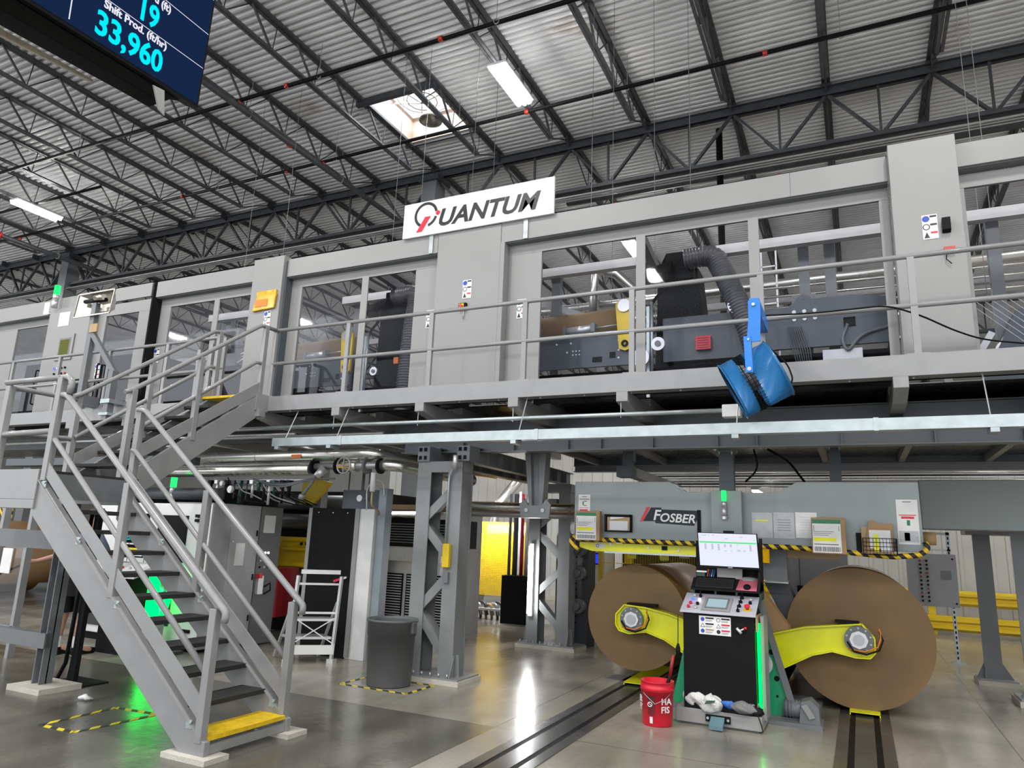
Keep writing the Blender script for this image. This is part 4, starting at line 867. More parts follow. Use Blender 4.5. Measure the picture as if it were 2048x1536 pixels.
# black cabinet
r = thing('black_cabinet', 'tall black-faced cabinet with pale side panels and a red door handle', 'cabinet', (-6.4, 8.2, 0))
MB().box(-6.92, 7.90, .0, -5.82, 8.08, 1.92).build('housing', 'white', r, .004); MB().box(-6.86, 7.885, .0, -6.12, 7.90, 1.92).build('black_face', 'black', r)
MB().box(-6.92, 7.88, .02, -6.86, 7.90, 1.92).build('edge_strip', 'panel', r); MB().box(-6.12, 7.88, .02, -6.05, 7.90, 1.92).build('edge_strip', 'panel', r)
MB().box(-5.80, 7.95, 0, -5.68, 8.1, 2.2).build('blue_grey_post', 'paint_blue', r)
MB().box(-6.45, 8.0, 1.92, -5.8, 8.2, 2.18).build('upper_box', 'dark_plate', r)
hd = MB().bar((-6.30, 7.86, .98), (-6.16, 7.86, 1.02), .02, .025).build('door_handle', 'alum', r); MB().bar((-6.36, 7.855, .96), (-6.26, 7.855, .99), .024, .03).build('red_grip', 'red', hd)
for x in (-6.75, -6.5, -6.25): MB().disc((x, 7.885, 1.86), (0,-1,0), .008, .004, 8).build('screw', 'alum', r)
MB().tube(fil([(-5.95, 7.9, 1.9), (-5.98, 7.9, 2.2), (-5.85, 7.9, 2.32), (-5.72, 7.92, 2.28), (-5.70, 7.92, 2.1)], .08), .01, 8).build('white_hose', 'white', r)
MB().disc((-6.06, 7.88, 2.06), (0,-1,0), .045, .02, 20).cyl((-6.06, 7.88, 2.06), (-6.06, 8.2, 2.06), .012, 8).build('gauge', 'alum', r)
MB().cyl((-6.6, 8.3, 1.92), (-6.6, 8.3, 2.6), .012, 6).cyl((-6.35, 8.3, 1.92), (-6.35, 8.3, 2.6), .022, 8).cyl((-6.2, 8.25, 1.92), (-6.2, 8.25, 2.5), .016, 8).build('riser_pipe', 'steel_grey', r)
# step ladder
r = thing('step_ladder', 'small white folding step ladder in front of the black cabinet', 'ladder', (-6.3, 7.5, 0))
for x, y in ((-6.42, 7.20), (-6.02, 7.55)):
    MB().bar((x-.03, y, .02), (x+.03, y+.0, 1.05), .035, .035).build('front_leg', 'alum', r); MB().box(x-.07, y-.04, 0, x+.03, y+.04, .05).build('rubber_foot', 'alum', r)
f0, f1 = V((-6.42, 7.20, 0)), V((-6.02, 7.55, 0))
for z in (.95, .60): MB().bar(f0+Z*z, f1+Z*z, .02, .025).build('cross_bar', 'white', r)
MB().bar(f0+Z*.16, f1+Z*.16, .02, .11).build('lower_board', 'white', r)
MB().bar(f0+Z*.22, f1+Z*.55, .012, .012).bar(f0+Z*.55, f1+Z*.22, .012, .012).build('cross_brace', 'white', r)
for x, y in ((-6.86, 7.42), (-6.45, 7.78)):
    MB().bar((x, y, .02), (x+.36, y-.15, .72), .03, .03).build('rear_leg', 'alum', r)
for z, k in ((.28, .25), (.5, .6)): MB().prism([(-6.80+k*.3, 7.38-.1*k, z), (-6.45+k*.1, 7.22, z), (-6.10+k*.1, 7.55, z), (-6.42+k*.3, 7.72-.1*k, z)], (0, 0, .03)).build('step', 'alum', r)
MB().bar(f0+V((.05, .02, 1.10)), f1+V((-.0, 0, 1.10)), .10, .05).build('tool_tray', 'alum', r)
MB().box(-6.46, 7.17, .5, -6.40, 7.19, .62).build('yellow_label', 'yellow', r)
# grey bin
t = thing('trash_bin', 'round dark grey plastic bin standing in front of the lattice column', 'bin', (-4.72, 6.88, 0))
MB().lathe((-4.72, 6.90, 0), [(.001, .0), (.235, 0), (.24, .02), (.26, .52), (.268, .52), (.272, .66), (.285, .665), (.285, .69), (.265, .69), (.262, .66), (.21, .03), (.001, .03)], 40).build('body', 'bin', t)
for s_ in (-1, 1): MB().box(-4.72+s_*.25-.03, 6.86, .55, -4.72+s_*.27+.03, 6.94, .67).build('grip', 'bin', t, .01)
# console with monitors behind the stair
r = thing('operator_console', 'operator console with a data screen seen between the stair treads', 'console', (-8.3, 6.2, 0))
MB().box(-8.85, 6.35, .0, -8.35, 6.6, .98).build('pedestal', 'black_matte', r)
MB().prism([(-8.75, 6.15, 1.0), (-8.05, 6.15, 1.0), (-8.05, 6.50, 1.12), (-8.75, 6.50, 1.12)], (0, 0, -.06)).build('desk', 'white', r)
for k in range(4): MB().cyl((-8.6+.14*k, 6.28, 1.04), (-8.6+.14*k, 6.28, 1.075), .018, 8).build('button', ('black', 'red', 'alum', 'black')[k], r)
mm = MB().box(-8.85, 6.40, 1.36, -8.30, 6.44, 1.74).build('monitor', 'black', r)
MB().box(-8.83, 6.395, 1.38, -8.32, 6.40, 1.72).build('screen', 'screen_dark', mm); MB().box(-8.83, 6.392, 1.38, -8.78, 6.395, 1.72).build('side_bar', 'screen_blue', mm); MB().box(-8.78, 6.392, 1.67, -8.32, 6.395, 1.71).build('title_bar', 'screen_blue', mm)
m = MB()
rn = random.Random(5)
for i in range(9):
    for j in range(6):
        if rn.random() < .8: m.box(-8.76+.075*j, 6.392, 1.40+.028*i, -8.76+.075*j+rn.uniform(.02, .055), 6.395, 1.412+.028*i)
m.build('data_rows', 'screen_cyan', mm)
mm = MB().box(-8.80, 6.42, 1.18, -8.30, 6.46, 1.34).build('second_monitor', 'black', r); MB().box(-8.78, 6.415, 1.20, -8.32, 6.42, 1.27).build('screen_strip', 'screen_white', mm); MB().box(-8.78, 6.415, 1.275, -8.32, 6.42, 1.30).build('screen_bar', 'screen_yellow', mm)
r = thing('lit_stand', 'green-lit machine stand glowing behind the stair treads', 'machine stand', (-8.0, 6.7, 0))
MB().prism([(-8.62, 6.7, .95), (-8.30, 6.7, .95), (-8.22, 6.7, .45), (-8.42, 6.7, .38)], (0, .03, 0)).build('lit_panel', 'green_strip', r); MB().prism([(-8.10, 6.72, .95), (-7.95, 6.72, .95), (-8.15, 6.72, .45), (-8.22, 6.72, .45)], (0, .03, 0)).build('lit_panel', 'green_strip', r)
MB().box(-8.28, 6.72, 0, -8.2, 6.8, 1.15).build('upright', 'panel', r); MB().box(-8.5, 6.74, 0, -7.9, 6.9, .04).build('base', 'dark_steel', r)
area('green_strip_light', (-8.3, 6.66, .62), (.25, .3), 3, rot=(math.pi/2, 0, 0), color=(0, 1, .35))
stack_light(-9.0, 7.3, 1.95, 'green-lit stack light glimpsed between the top stair treads', .34, .045)
# far left: guard cage and rolls -------------------------------------------
r = thing('guard_cage', 'glazed grey guard frame at the far left under the landing', 'guard', (-9.5, 5.4, 0))
for x in (-10.2, -9.72, -9.15): MB().box(x-.03, 5.45, .3, x+.03, 5.53, 2.0).build('post', 'paint', r)
MB().box(-12, 5.45, .28, -9.1, 5.53, .36).build('bottom_rail', 'paint', r); MB().box(-10.2, 5.485, .36, -9.15, 5.49, 1.35).build('glass_pane', 'glass', r)
MB().box(-9.62, 5.47, .95, -9.42, 5.48, 1.25).build('notice_sheet', 'paper', r); MB().box(-10.28, 5.42, .98, -10.22, 5.45, 1.15).build('door_handle', 'black', r)
for x in (-12, -10.2, -9.15): MB().box(x-.03, 5.45, 0, x+.03, 5.53, .3).build('leg', 'paint', r)
for k, (x, y, z, R, lab) in enumerate(((-15.5, 8.2, .95, .62, 'brown paper roll seen through the glazed guard at the far left'), (-17.5, 8.4, .6, .6, 'second brown paper roll low down behind the glazed guard'))):
    t = thing('paper_roll', lab, 'paper roll', (x, y, z-R)); MB().cyl((x, y, z), (x, y+2.2, z), R, 40).build('wound_paper', 'kraft', t); MB().disc((x, y-.01, z), (0,-1,0), .12, .02, 20).build('core', 'wood', t)
MB().box(-20, 12, 0, -13, 12.4, 1.7).build('dark_machine', 'dark_steel', label='long dark machine body far behind the left guard frame', cat='machine')
MB().box(-18, 7.0, 1.62, -12.5, 7.15, 1.80).build('hazard_bar', 'hazard', label='yellow and black hazard bar at the far left under the landing', cat='barrier')
mat('leaf', (.14, .30, .03), .7, noise=.5, scale=30)
MB().box(-61, 4, 0, -60.9, 30, 3.6).build('outside_trailer', 'day_sky', label='bright white trailer outside the far left dock door', cat='trailer')  # emissive: the daylight on its side is put into the material
m = MB(); rn = random.Random(9)
for k in range(60):
    c0 = V((-70+rn.uniform(-2, 2), rn.uniform(8, 40), rn.uniform(3.5, 7.5))); m.lathe(c0, [(.01, -1), (.9, -.5), (1.1, .1), (.6, .8), (.01, 1)], 8)
m.build('tree_row', 'leaf', label='green trees outside the far left dock door', cat='trees', kind='stuff')
MB().box(-12.5, 6.9, 2.45, -8.4, 7.2, 2.56).build('left_machine_beam', 'dark_plate', label='dark machine beam under the deck behind the landing rails', cat='beam')
MB().box(-10.6, 8.2, 2.62, -9.4, 8.3, 2.66).build('tube_light', 'tube_glow', label='bright tube light under the deck left of the stair', cat='lamp')
MB().box(-8.75, 9.0, 2.99, -8.0, 9.1, 3.03).build('tube_light', 'tube_glow', label='bright tube light under the deck behind the upper stair', cat='lamp')
# ================================================================ FLOOR TRACKS
for x0, x1, lab, y1 in ((-2.66, -2.20, 'long steel floor track running back under the left paper roll', 12.5), (-.28, .17, 'long dark steel floor track running back under the right paper roll', 12.5)):
    r = thing('floor_track', lab, 'floor track', ((x0+x1)/2, 7, 0), 'steel tracks in the floor'); q = .115
    MB().box(x0, 1, 0, x0+q-.02, y1, .006).box(x0+q+.03, 1, 0, x1-q-.03, y1, .006).box(x1-q+.02, 1, 0, x1, y1, .006).build('track_plate', 'track', r) if 'track' in MT else None
    MB().box(x0+q-.02, 1, 0, x0+q+.03, y1, .003).build('slot', 'black', r); MB().box(x1-q-.03, 1, 0, x1-q+.02, y1, .003).build('slot', 'black', r)
for x0, x1, y0, lab in ((-2.56, -2.33, 8.5, 'yellow trolley plate lying on the left floor track'), (-.19, .09, 8.45, 'yellow trolley plate on the right floor track under the big roll')):
    r = thing('track_trolley', lab, 'trolley', ((x0+x1)/2, y0+.6, 0)); MB().prism([(x0, y0, .03), (x1, y0, .03), (x1, y0+1.3, .05), (x0, y0+1.3, .05)], (0, 0, .008)).build('plate', 'yellow_lime', r)
    for x in (x0, x1-.01): MB().box(x, y0, .008, x+.01, y0+1.3, .04).build('side_flange', 'yellow_lime', r)
MB().box(-2.86, 8.75, 0, -2.58, 9.1, .006).build('floor_plate', 'steel_grey', label='small dark steel plate let into the floor beside the left track', cat='floor plate')
# ================================================================ PAPER ROLLS
def wound(x, z, R, y0, y1, lab):
    t = thing('paper_roll', lab, 'paper roll', (x, y0, z-R)); n = 72
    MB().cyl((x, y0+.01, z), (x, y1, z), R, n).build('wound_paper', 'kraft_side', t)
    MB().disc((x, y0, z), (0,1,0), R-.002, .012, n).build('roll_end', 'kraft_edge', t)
    return t
wound(-2.44, .755, .60, 8.60, 11.0, 'smaller brown paper roll held by the left yellow arm')
wound(-.07, .735, .705, 8.60, 11.0, 'largest brown paper roll held by the right yellow arm')
# ================================================================ MILL ROLL STAND
r = thing('roll_lifter', 'bright yellow bent arm holding the smaller paper roll at left', 'machine arm', (-2.1, 8.42, .5))
L_ = [(-2.53, .90), (-2.63, .79), (-2.63, .67), (-2.59, .61), (-2.47, .585), (-2.27, .62), (-2.06, .555), (-1.89, .46), (-1.52, .22), (-1.35, .5), (-1.50, .66), (-1.86, .79), (-2.01, .835), (-2.28, .885)]
MB().prism([(x, 8.45, z) for x, z in L_], (0, .04, 0)).build('web_plate', 'yellow_lime', r)
def rim(P, y0, y1, t=.014):
    m = MB()
    for (a, b), (c, d) in zip(P, P[1:]+P[:1]): m.bar((a, (y0+y1)/2, b), (c, (y0+y1)/2, d), t, y1-y0, (0,1,0))
    return m
rim(L_, 8.41, 8.56).build('edge_flange', 'yellow_lime', r)
MB().box(-2.50, 8.42, .90, -2.16, 8.56, .925).build('black_cover', 'black', r)
def hub(p, x, z):
    h = MB().disc((x, 8.40, z), (0,1,0), .135, .05, 32).build('hub_ring', 'steel_grey', p)
    MB().disc((x, 8.385, z), (0,1,0), .088, .02, 8).build('hub_cap', 'alum', h); MB().disc((x, 8.375, z), (0,1,0), .055, .012, 20).build('hub_centre', 'steel_pipe', h)
    m = MB()
    for k in range(10): a = .314+k*.628; m.disc((x+.115*math.cos(a), 8.394, z+.115*math.sin(a)), (0,1,0), .009, .008, 8)
    m.build('bolt_circle', 'galv', h)
    MB().tube([(x+.19, 8.37, z+.10), (x+.22, 8.36, z+.02), (x+.18, 8.36, z-.08), (x+.06, 8.36, z-.13), (x-.05, 8.365, z-.11), (x-.11, 8.37, z-.02)], .009, 8).build('hub_cable', 'black', h)
    MB().tube([(x+.19, 8.37, z+.13), (x+.205, 8.362, z+.05), (x+.17, 8.362, z-.05), (x+.05, 8.362, z-.105), (x-.10, 8.37, z-.09)], .007, 8).build('hub_cable', 'orange', h)
hub(r, -2.44, .745)
r = thing('roll_lifter', 'bright yellow bent arm holding the largest paper roll at right', 'machine arm', (-.4, 8.42, .5))
R_ = [(-1.10, .62), (-.90, .72), (-.57, .815), (-.46, .83), (-.03, .89), (.08, .76), (.08, .62), (.03, .565), (-.1, .56), (-.32, .60), (-.51, .545), (-.83, .37), (-.86, .22), (-1.1, .2)]
MB().prism([(x, 8.45, z) for x, z in R_], (0, .04, 0)).build('web_plate', 'yellow_lime', r); rim(R_, 8.41, 8.56).build('edge_flange', 'yellow_lime', r)
MB().box(-.28, 8.42, .89, -.05, 8.56, .91).build('black_cover', 'black', r); hub(r, -.065, .735)
r = thing('splicer_stand', 'green A-shaped stand between the two paper rolls', 'machine stand', (-1.2, 7.9, 0))
for pts in ([(-1.83, 0), (-1.62, 0), (-1.50, .70), (-1.42, 1.2), (-1.55, 1.2)], [(-.86, 0), (-.62, 0), (-.97, 1.26), (-1.10, 1.26)]):
    MB().prism([(x, 7.75, z) for x, z in pts], (0, .03, 0)).build('side_plate', 'green_machine', r)
    MB().prism([(pts[0][0], 7.78, pts[0][1]), (pts[-1][0], 7.78, pts[-1][1]), (pts[-1][0]+.02, 7.78, pts[-1][1]), (pts[0][0]+.02, 7.78, pts[0][1])], (0, .5, 0)).build('rib', 'green_machine', r)
MB().bar((-.62, 7.72, 0), (-.975, 7.72, 1.26), .02, .06).build('grey_edge', 'steel_grey', r)
for x, z in ((-1.66, .42), (-1.64, .26), (-.80, .38), (-.80, .22), (-.84, .62)): MB().disc((x, 7.748, z), (0,-1,0), .025 if z > .3 else .012, .003, 16).build('bolt_hole', 'black', r)
MB().box(-1.45, 7.8, .1, -1.0, 8.35, 1.22).build('centre_column', 'dark_green', r); MB().box(-1.85, 7.7, 0, -.45, 8.9, .05).build('base_plate', 'steel_grey', r)
MB().disc((-.93, 7.66, .52), (0,-1,0), .11, .05, 24, .05).build('bearing_flange', 'alum', r)
MB().prism([(-1.62, 7.73, .66), (-1.60, 7.73, .72), (-1.52, 7.73, .80), (-1.53, 7.73, .55)], (0, .02, 0)).build('guard_glow', 'green_strip', r)  # emission stands in for the green light on this side of the stand
r = thing('drive_motor', 'grey gear motor with a pale cap at the foot of the green stand', 'motor', (-.52, 7.7, 0))
MB().cyl((-.74, 7.72, .13), (-.52, 7.72, .13), .075, 20).build('motor_body', 'steel_grey', r); m = MB()
for k in range(6): m.disc((-.72+.03*k, 7.72, .13), (1,0,0), .083, .008, 20)
m.build('cooling_fins', 'steel_grey', r); MB().prism([(-.60, 7.60, .04), (-.42, 7.60, .04), (-.43, 7.60, .18), (-.50, 7.60, .245), (-.58, 7.60, .22)], (0, .2, 0)).build('gearbox', 'steel_grey', r)
MB().prism([(-.58, 7.595, .19), (-.53, 7.595, .21), (-.46, 7.595, .10), (-.51, 7.595, .08)], (0, -.012, 0)).build('cap_plate', 'panel', r); MB().box(-.88, 7.55, .0, -.40, 7.9, .04).build('mounting_plate', 'steel_grey', r)
# ================================================================ YOKE (splicer beam) with lettering
r = thing('splicer_beam', 'broad grey-green machine beam with a black lettered plate above the paper rolls', 'machine beam', (-1.3, 8.3, 1.6))
YY = 8.20
MB().prism([(-3.09, YY, 1.63), (.57, YY, 1.63), (.56, YY, 2.315), (-.57, YY, 2.315), (-.77, YY, 2.20), (-1.77, YY, 2.20), (-1.93, YY, 2.315), (-3.09, YY, 2.315)], (0, .05, 0)).build('front_plate', 'yoke', r, .004)
MB().box(-3.09, YY+.05, 1.63, .57, YY+.30, 1.66).box(-3.09, YY+.05, 1.66, -3.05, YY+.30, 2.30).box(.52, YY+.05, 1.66, .56, YY+.30, 2.30).build('return_flange', 'yoke', r)
MB().box(-3.05, YY+.30, 1.66, .56, YY+.34, 2.18).build('back_plate', 'steel_grey', r)
MB().box(-1.455, YY-.10, 1.64, -1.13, YY-.002, 2.21).build('centre_box', 'yoke', r, .006)
MB().prism([(-1.93, YY+.06, 2.30), (-1.90, YY+.06, 2.30), (-1.76, YY+.06, 2.20), (-1.79, YY+.06, 2.20)], (0, .2, 0)).build('bevel_edge', 'alum', r)
MB().box(-3.0, YY+.6, 2.14, .5, YY+1.0, 2.24).build('rear_red_beam', 'dark_red', r)
lp = MB().prism([(-2.24, YY-.002, 1.865), (-2.10, YY-.002, 1.865), (-2.10, YY-.002, 1.845), (-1.66, YY-.002, 1.825), (-1.585, YY-.002, 1.99), (-2.03, YY-.002, 2.0), (-2.03, YY-.002, 2.02), (-2.15, YY-.002, 2.02)], (0, -.003, 0)).build('logo_plate', 'letter_plate', r)
MB().prism([(-2.28, YY-.003, 1.86), (-2.245, YY-.003, 1.86), (-2.165, YY-.003, 2.025), (-2.20, YY-.003, 2.025)], (0, -.003, 0)).build('logo_red_bar', 'letter_red', lp)
text('F', 'logo_letter', 'white', lp, (-2.13, YY-.006, 1.88), (1,0,-.03), (0,0,1), .165, .02, .22)
text('OSBER', 'logo_letter', 'white', lp, (-2.055, YY-.006, 1.865), (1,0,-.03), (0,0,1), .135, .02, .22, width=1.02)
MB().box(-1.625, YY-.012, 1.70, -1.585, YY-.002, 2.0).build('black_strip', 'black', r)
# hazard padding: twisted foam tube along the bottom edge
pts = [(-3.02, YY-.02, 1.52), (-3.09, YY-.03, 1.55), (-3.12, YY-.03, 1.62), (-3.08, YY-.03, 1.66), (-3.02, YY-.03, 1.635), (-2.2, YY-.03, 1.632), (-1.45, YY-.03, 1.63), (-.6, YY-.03, 1.628), (-.1, YY-.03, 1.60), (.3, YY-.03, 1.575), (.52, YY-.03, 1.60), (.60, YY-.03, 1.66), (.58, YY-.03, 1.73)]
MB().tube(fil(pts, .05), .027, 12).build('hazard_padding', 'hazard', r)
MB().box(-.97, YY-.06, 1.46, -.87, YY+.0, 1.60).build('hazard_bumper', 'amber', r)
# yellow beam below
r = thing('yellow_guard_beam', 'yellow steel guard beam with decals under the left half of the grey-green beam', 'guard', (-2.3, 8.4, 1.5))
MB().prism([(-3.04, YY+.06, 1.60), (-1.60, YY+.06, 1.60), (-1.60, YY+.06, 1.50), (-2.88, YY+.06, 1.50), (-3.04, YY+.06, 1.54)], (0, .06, 0)).build('beam', 'yellow_lime', r)
MB().box(-2.72, YY+.03, 1.485, -1.60, YY+.12, 1.505).build('rail', 'galv', r); MB().box(-2.84, YY+.055, 1.54, -2.72, YY+.06, 1.59).build('decal', 'white', r); MB().disc((-2.81, YY+.054, 1.565), (0,-1,0), .02, .001, 16, .014).build('decal_ring', 'letter_black', r)
MB().box(-2.04, YY+.04, 1.545, -1.98, YY+.06, 1.59).build('clip', 'black', r)
for x, z in ((-2.65, 1.585), (-2.2, 1.56), (-1.85, 1.545)): MB().disc((x, YY+.058, z), (0,-1,0), .014, .006, 12).build('bolt', 'galv', r)
# documents and boxes on the beam
def carton(x, z, w, h, lab, d=.15):
    t = thing('carton', lab, 'box', (x+w/2, YY-.05, z)); MB().box(x, YY-d, z, x+w, YY-.062, z+h).build('box_body', 'cardboard', t, .004); MB().box(x+.04, YY-.062, z+.12, x+w-.04, YY-.002, z+h-.04).build('back_mount', 'cardboard', t)
    y = YY-d-.001; lb = MB().box(x+.01, y-.001, z+.01, x+w*.86, y, z+h-.02).build('shipping_label', 'paper', t)
    MB().box(x+.01, y-.002, z+h*.83, x+w*.86, y-.001, z+h-.02).build('green_header', 'green_label', lb); MB().box(x+.02, y-.002, z+h*.34, x+w*.72, y-.001, z+h*.44).build('yellow_highlight', 'highlight', lb)
    m = MB(); xx = x+.022; rn = random.Random(int(z*1000))
    while xx < x+w*.82: 
        q = rn.choice((.002, .004, .006)); m.box(xx, y-.002, z+.02, xx+q, y-.001, z+h*.19); xx += q+rn.choice((.003, .004))
    m.build('barcode', 'letter_black', lb); m = MB()
    for k in range(3): m.box(x+.02, y-.002, z+h*(.50+.05*k), x+w*(.5+.08*k), y-.001, z+h*(.515+.05*k))
    m.box(x+.022, y-.002, z+h*.24, x+w*.78, y-.001, z+h*.27).box(x+.02, y-.002, z+h*.62, x+.026, y-.001, z+h*.78).box(x+w*.80, y-.002, z+h*.62, x+w*.815, y-.001, z+h*.78).build('printed_lines', 'steel_grey', lb)
    return t
carton(-3.02, 1.62, .30, .34, 'small brown carton with a barcode label at the left end of the beam')
carton(-.44, 1.58, .32, .36, 'brown carton with a barcode label on the right half of the beam')
t = thing('wall_pocket', 'black wire pocket holding brown paper left of the black lettered plate', 'document holder', (-2.52, YY-.04, 1.72))
MB().box(-2.69, YY-.02, 1.73, -2.37, YY-.002, 1.93).build('pocket_back', 'black', t); MB().box(-2.66, YY-.05, 1.745, -2.39, YY-.02, 1.90).build('brown_paper', 'wood', t); MB().box(-2.63, YY-.056, 1.75, -2.41, YY-.05, 1.855).build('grey_form', 'steel_pipe', t)
MB().prism([(-2.62, YY-.058, 1.87), (-2.46, YY-.058, 1.89), (-2.45, YY-.058, 1.90), (-2.62, YY-.058, 1.90)], (0, -.002, 0)).build('white_slip', 'paper', t)
m = MB(); m.box(-2.69, YY-.065, 1.73, -2.37, YY-.06, 1.745).box(-2.69, YY-.065, 1.73, -2.68, YY-.06, 1.93).box(-2.385, YY-.065, 1.73, -2.37, YY-.06, 1.93).box(-2.69, YY-.065, 1.91, -2.37, YY-.06, 1.93); m.build('pocket_rim', 'black', t)
def sheet(x0, z0, x1, z1, lab, sleeve=True, parts=()):
    t = thing('posted_sheet', lab, 'notice', ((x0+x1)/2, YY-.004, z0)); MB().box(x0, YY-.005, z0, x1, YY-.002, z1).build('paper', 'plastic_sleeve' if sleeve else 'paper', t)
    for a, b, c_, d, mm in parts: MB().box(x0+a*(x1-x0), YY-.007, z0+b*(z1-z0), x0+c_*(x1-x0), YY-.005, z0+d*(z1-z0)).build('printed_line', mm, t)
    return t
sheet(-3.04, 1.74, -2.89, 2.16, 'pinned chart sheet at the far left end of the beam', False, [(.3, .93, .7, .95, 'steel_grey'), (.1, .86, .9, .88, 'steel_grey'), (.1, .62, .9, .63, 'letter_red'), (.1, .54, .8, .58, 'letter_red'), (.35, .70, .45, .8, 'green_label'), (.45, .80, .7, .82, 'green_label'), (.45, .68, .7, .70, 'green_label')])
sheet(-1.04, 1.72, -.83, 1.985, 'plastic-sleeved notice with a yellow line, just right of the centre box', True, [(.15, .66, .8, .71, 'highlight')])
sheet(-.82, 1.72, -.61, 1.99, 'middle plastic-sleeved notice on the beam', True, [(.2, .3+.1*k, .8, .32+.1*k, 'steel_grey') for k in range(5)])
sheet(-.60, 1.73, -.39, 1.995, 'pale plastic-sleeved notice touching the right carton', False, [(.2, .2+.1*k, .85, .215+.1*k, 'steel_pipe') for k in range(7)])
sheet(.35, 1.70, .54, 2.14, 'tall laminated chart at the right end of the beam', False, [(.3, .94, .7, .96, 'steel_grey'), (.1, .64, .9, .66, 'letter_red'), (.2, .57, .8, .62, 'letter_red'), (.45, .42, .6, .54, 'green_label'), (.05, .05, .95, .30, 'plastic_sleeve'), (.3, .08, .55, .26, 'steel_grey')])
t = thing('file_basket', 'black wire basket stuffed with brown envelopes and forms', 'basket', (.18, YY-.08, 1.58))
m = MB()
for k in range(5): m.cyl((.03, YY-.10, 1.59+.04*k), (.33, YY-.10, 1.59+.04*k), .003, 5)
for k in range(11): m.cyl((.03+.03*k, YY-.10, 1.59), (.03+.03*k, YY-.10, 1.75), .002, 5)
for x in (.03, .33): m.box(x-.004, YY-.10, 1.59, x+.004, YY-.002, 1.75)
m.box(.03, YY-.10, 1.585, .33, YY-.002, 1.59); m.build('wire_basket', 'black', t); MB().box(-.03, YY-.02, 1.60, .03, YY-.002, 1.80).build('mounting_ear', 'black', t)
MB().prism([(.06, YY-.08, 1.60), (.30, YY-.08, 1.60), (.30, YY-.08, 1.90), (.20, YY-.08, 1.89), (.10, YY-.08, 1.93), (.07, YY-.08, 1.80)], (0, .06, 0)).build('brown_envelope', 'cardboard', t); MB().box(.02, YY-.06, 1.60, .08, YY-.02, 1.86).build('brown_envelope', 'wood', t)
MB().box(.09, YY-.088, 1.65, .28, YY-.082, 1.83).build('form_sheet', 'paper', t); MB().box(.13, YY-.094, 1.62, .17, YY-.089, 1.79).build('yellow_form', 'highlight', t); MB().box(.19, YY-.094, 1.62, .28, YY-.089, 1.74).build('form_sheet', 'steel_pipe', t)
stack_light(-1.31, YY-.13, 1.93, 'green-lit stack light on the centre box of the grey-green beam', .28, .026)
MB().disc((-1.31, YY-.13, 1.90), (0,0,1), .03, .03, 16).build('light_bracket', 'alum', r)
area('stack_light_glow', (-1.31, YY-.115, 2.12), (.03, .05), .8, rot=(math.pi/2, 0, math.pi), color=(0, 1, .35))
for k, (x0, x1, zb, zt, y) in enumerate(((-1.40, -1.24, 2.2, 2.66, 8.4), (-2.66, -2.52, 2.62, 2.92, 8.8), (-.26, -.14, 2.3, 2.75, 8.8))):
    t = thing('suspension_post', ('dark bolted post carrying the centre of the grey-green beam', 'dark short post holding the sliding trolley rail at left', 'dark post carrying the right half of the grey-green beam')[k], 'post', ((x0+x1)/2, y, zb))
    MB().box(x0, y-.06, zb, x1, y+.06, zt).build('post', 'dark_plate', t); MB().box(x0-.03, y-.09, zt, x1+.03, y+.09, zt+.03).build('head_plate', 'steel_grey', t)
    for s_ in (x0+.01, x1-.01): MB().cyl((s_, y-.08, zt-.03), (s_, y-.08, zt+.05), .012, 6).build('bolt', 'galv', t)
t = thing('trolley_rail', 'pale rail ending in a dark square block below the deck', 'rail', (-2.4, 9, 2.4)); MB().box(-2.72, 8.68, 2.42, -2.52, 8.9, 2.56).build('end_block', 'dark_plate', t); MB().box(-2.64, 8.9, 2.43, -2.52, 11.5, 2.55).build('rail', 'panel', t); MB().box(-2.66, 8.74, 2.56, -2.54, 8.86, 2.62).build('hanger', 'dark_plate', t)
# ================================================================ CONSOLE
r = thing('control_console', 'black operator console with touch panel and buttons between the paper rolls', 'console', (-1.2, 7.3, 0))
MB().prism([(-1.56, 7.12, .14), (-1.56, 7.12, .985), (-1.56, 7.45, 1.13), (-1.56, 7.45, .14)], (.65, 0, 0)).build('cabinet_body', 'black', r, .004)
dk = [V((-1.585, 7.09, .985)), V((-.895, 7.09, .985)), V((-.895, 7.42, 1.135)), V((-1.585, 7.42, 1.135))]
MB().prism(dk, (0, 0, .014)).build('sloping_panel', 'paint_lav', r, .003)
MB().box(-.90, 7.12, .86, -.885, 7.45, 1.0).build('side_cover', 'wood', r)
def dp(u, v, o=.014): return dk[0]+(dk[1]-dk[0])*u+(dk[3]-dk[0])*v+V((0, -.41, .91))*o
def plate(u0, v0, u1, v1, o0, o1, nm, mm, par): 
    a, b, c, d = dp(u0, v0, o0), dp(u1, v0, o0), dp(u1, v1, o0), dp(u0, v1, o0); return MB().prism([a, b, c, d], V((0, -.41, .91))*(o1-o0)).build(nm, mm, par)
tp = plate(.28, .10, .66, .82, .014, .022, 'touch_panel_bezel', 'panel', r); plate(.32, .2, .62, .74, .022, .026, 'touch_panel_frame', 'steel_grey', tp); plate(.34, .26, .60, .68, .026, .028, 'touch_panel_screen', 'hmi_screen', tp)
for u, v, mm in ((.13, .84, 'alum'), (.12, .62, 'lit_blue'), (.11, .42, 'red'), (.10, .22, 'red'), (.22, .60, 'lit_white'), (.21, .40, 'black'), (.20, .2, 'alum'), (.90, .80, 'alum'), (.90, .62, 'black')):
    a = dp(u, v); MB().cyl(a, a+V((0, -.41, .91))*.02, .015, 12).build('push_button', mm, r)
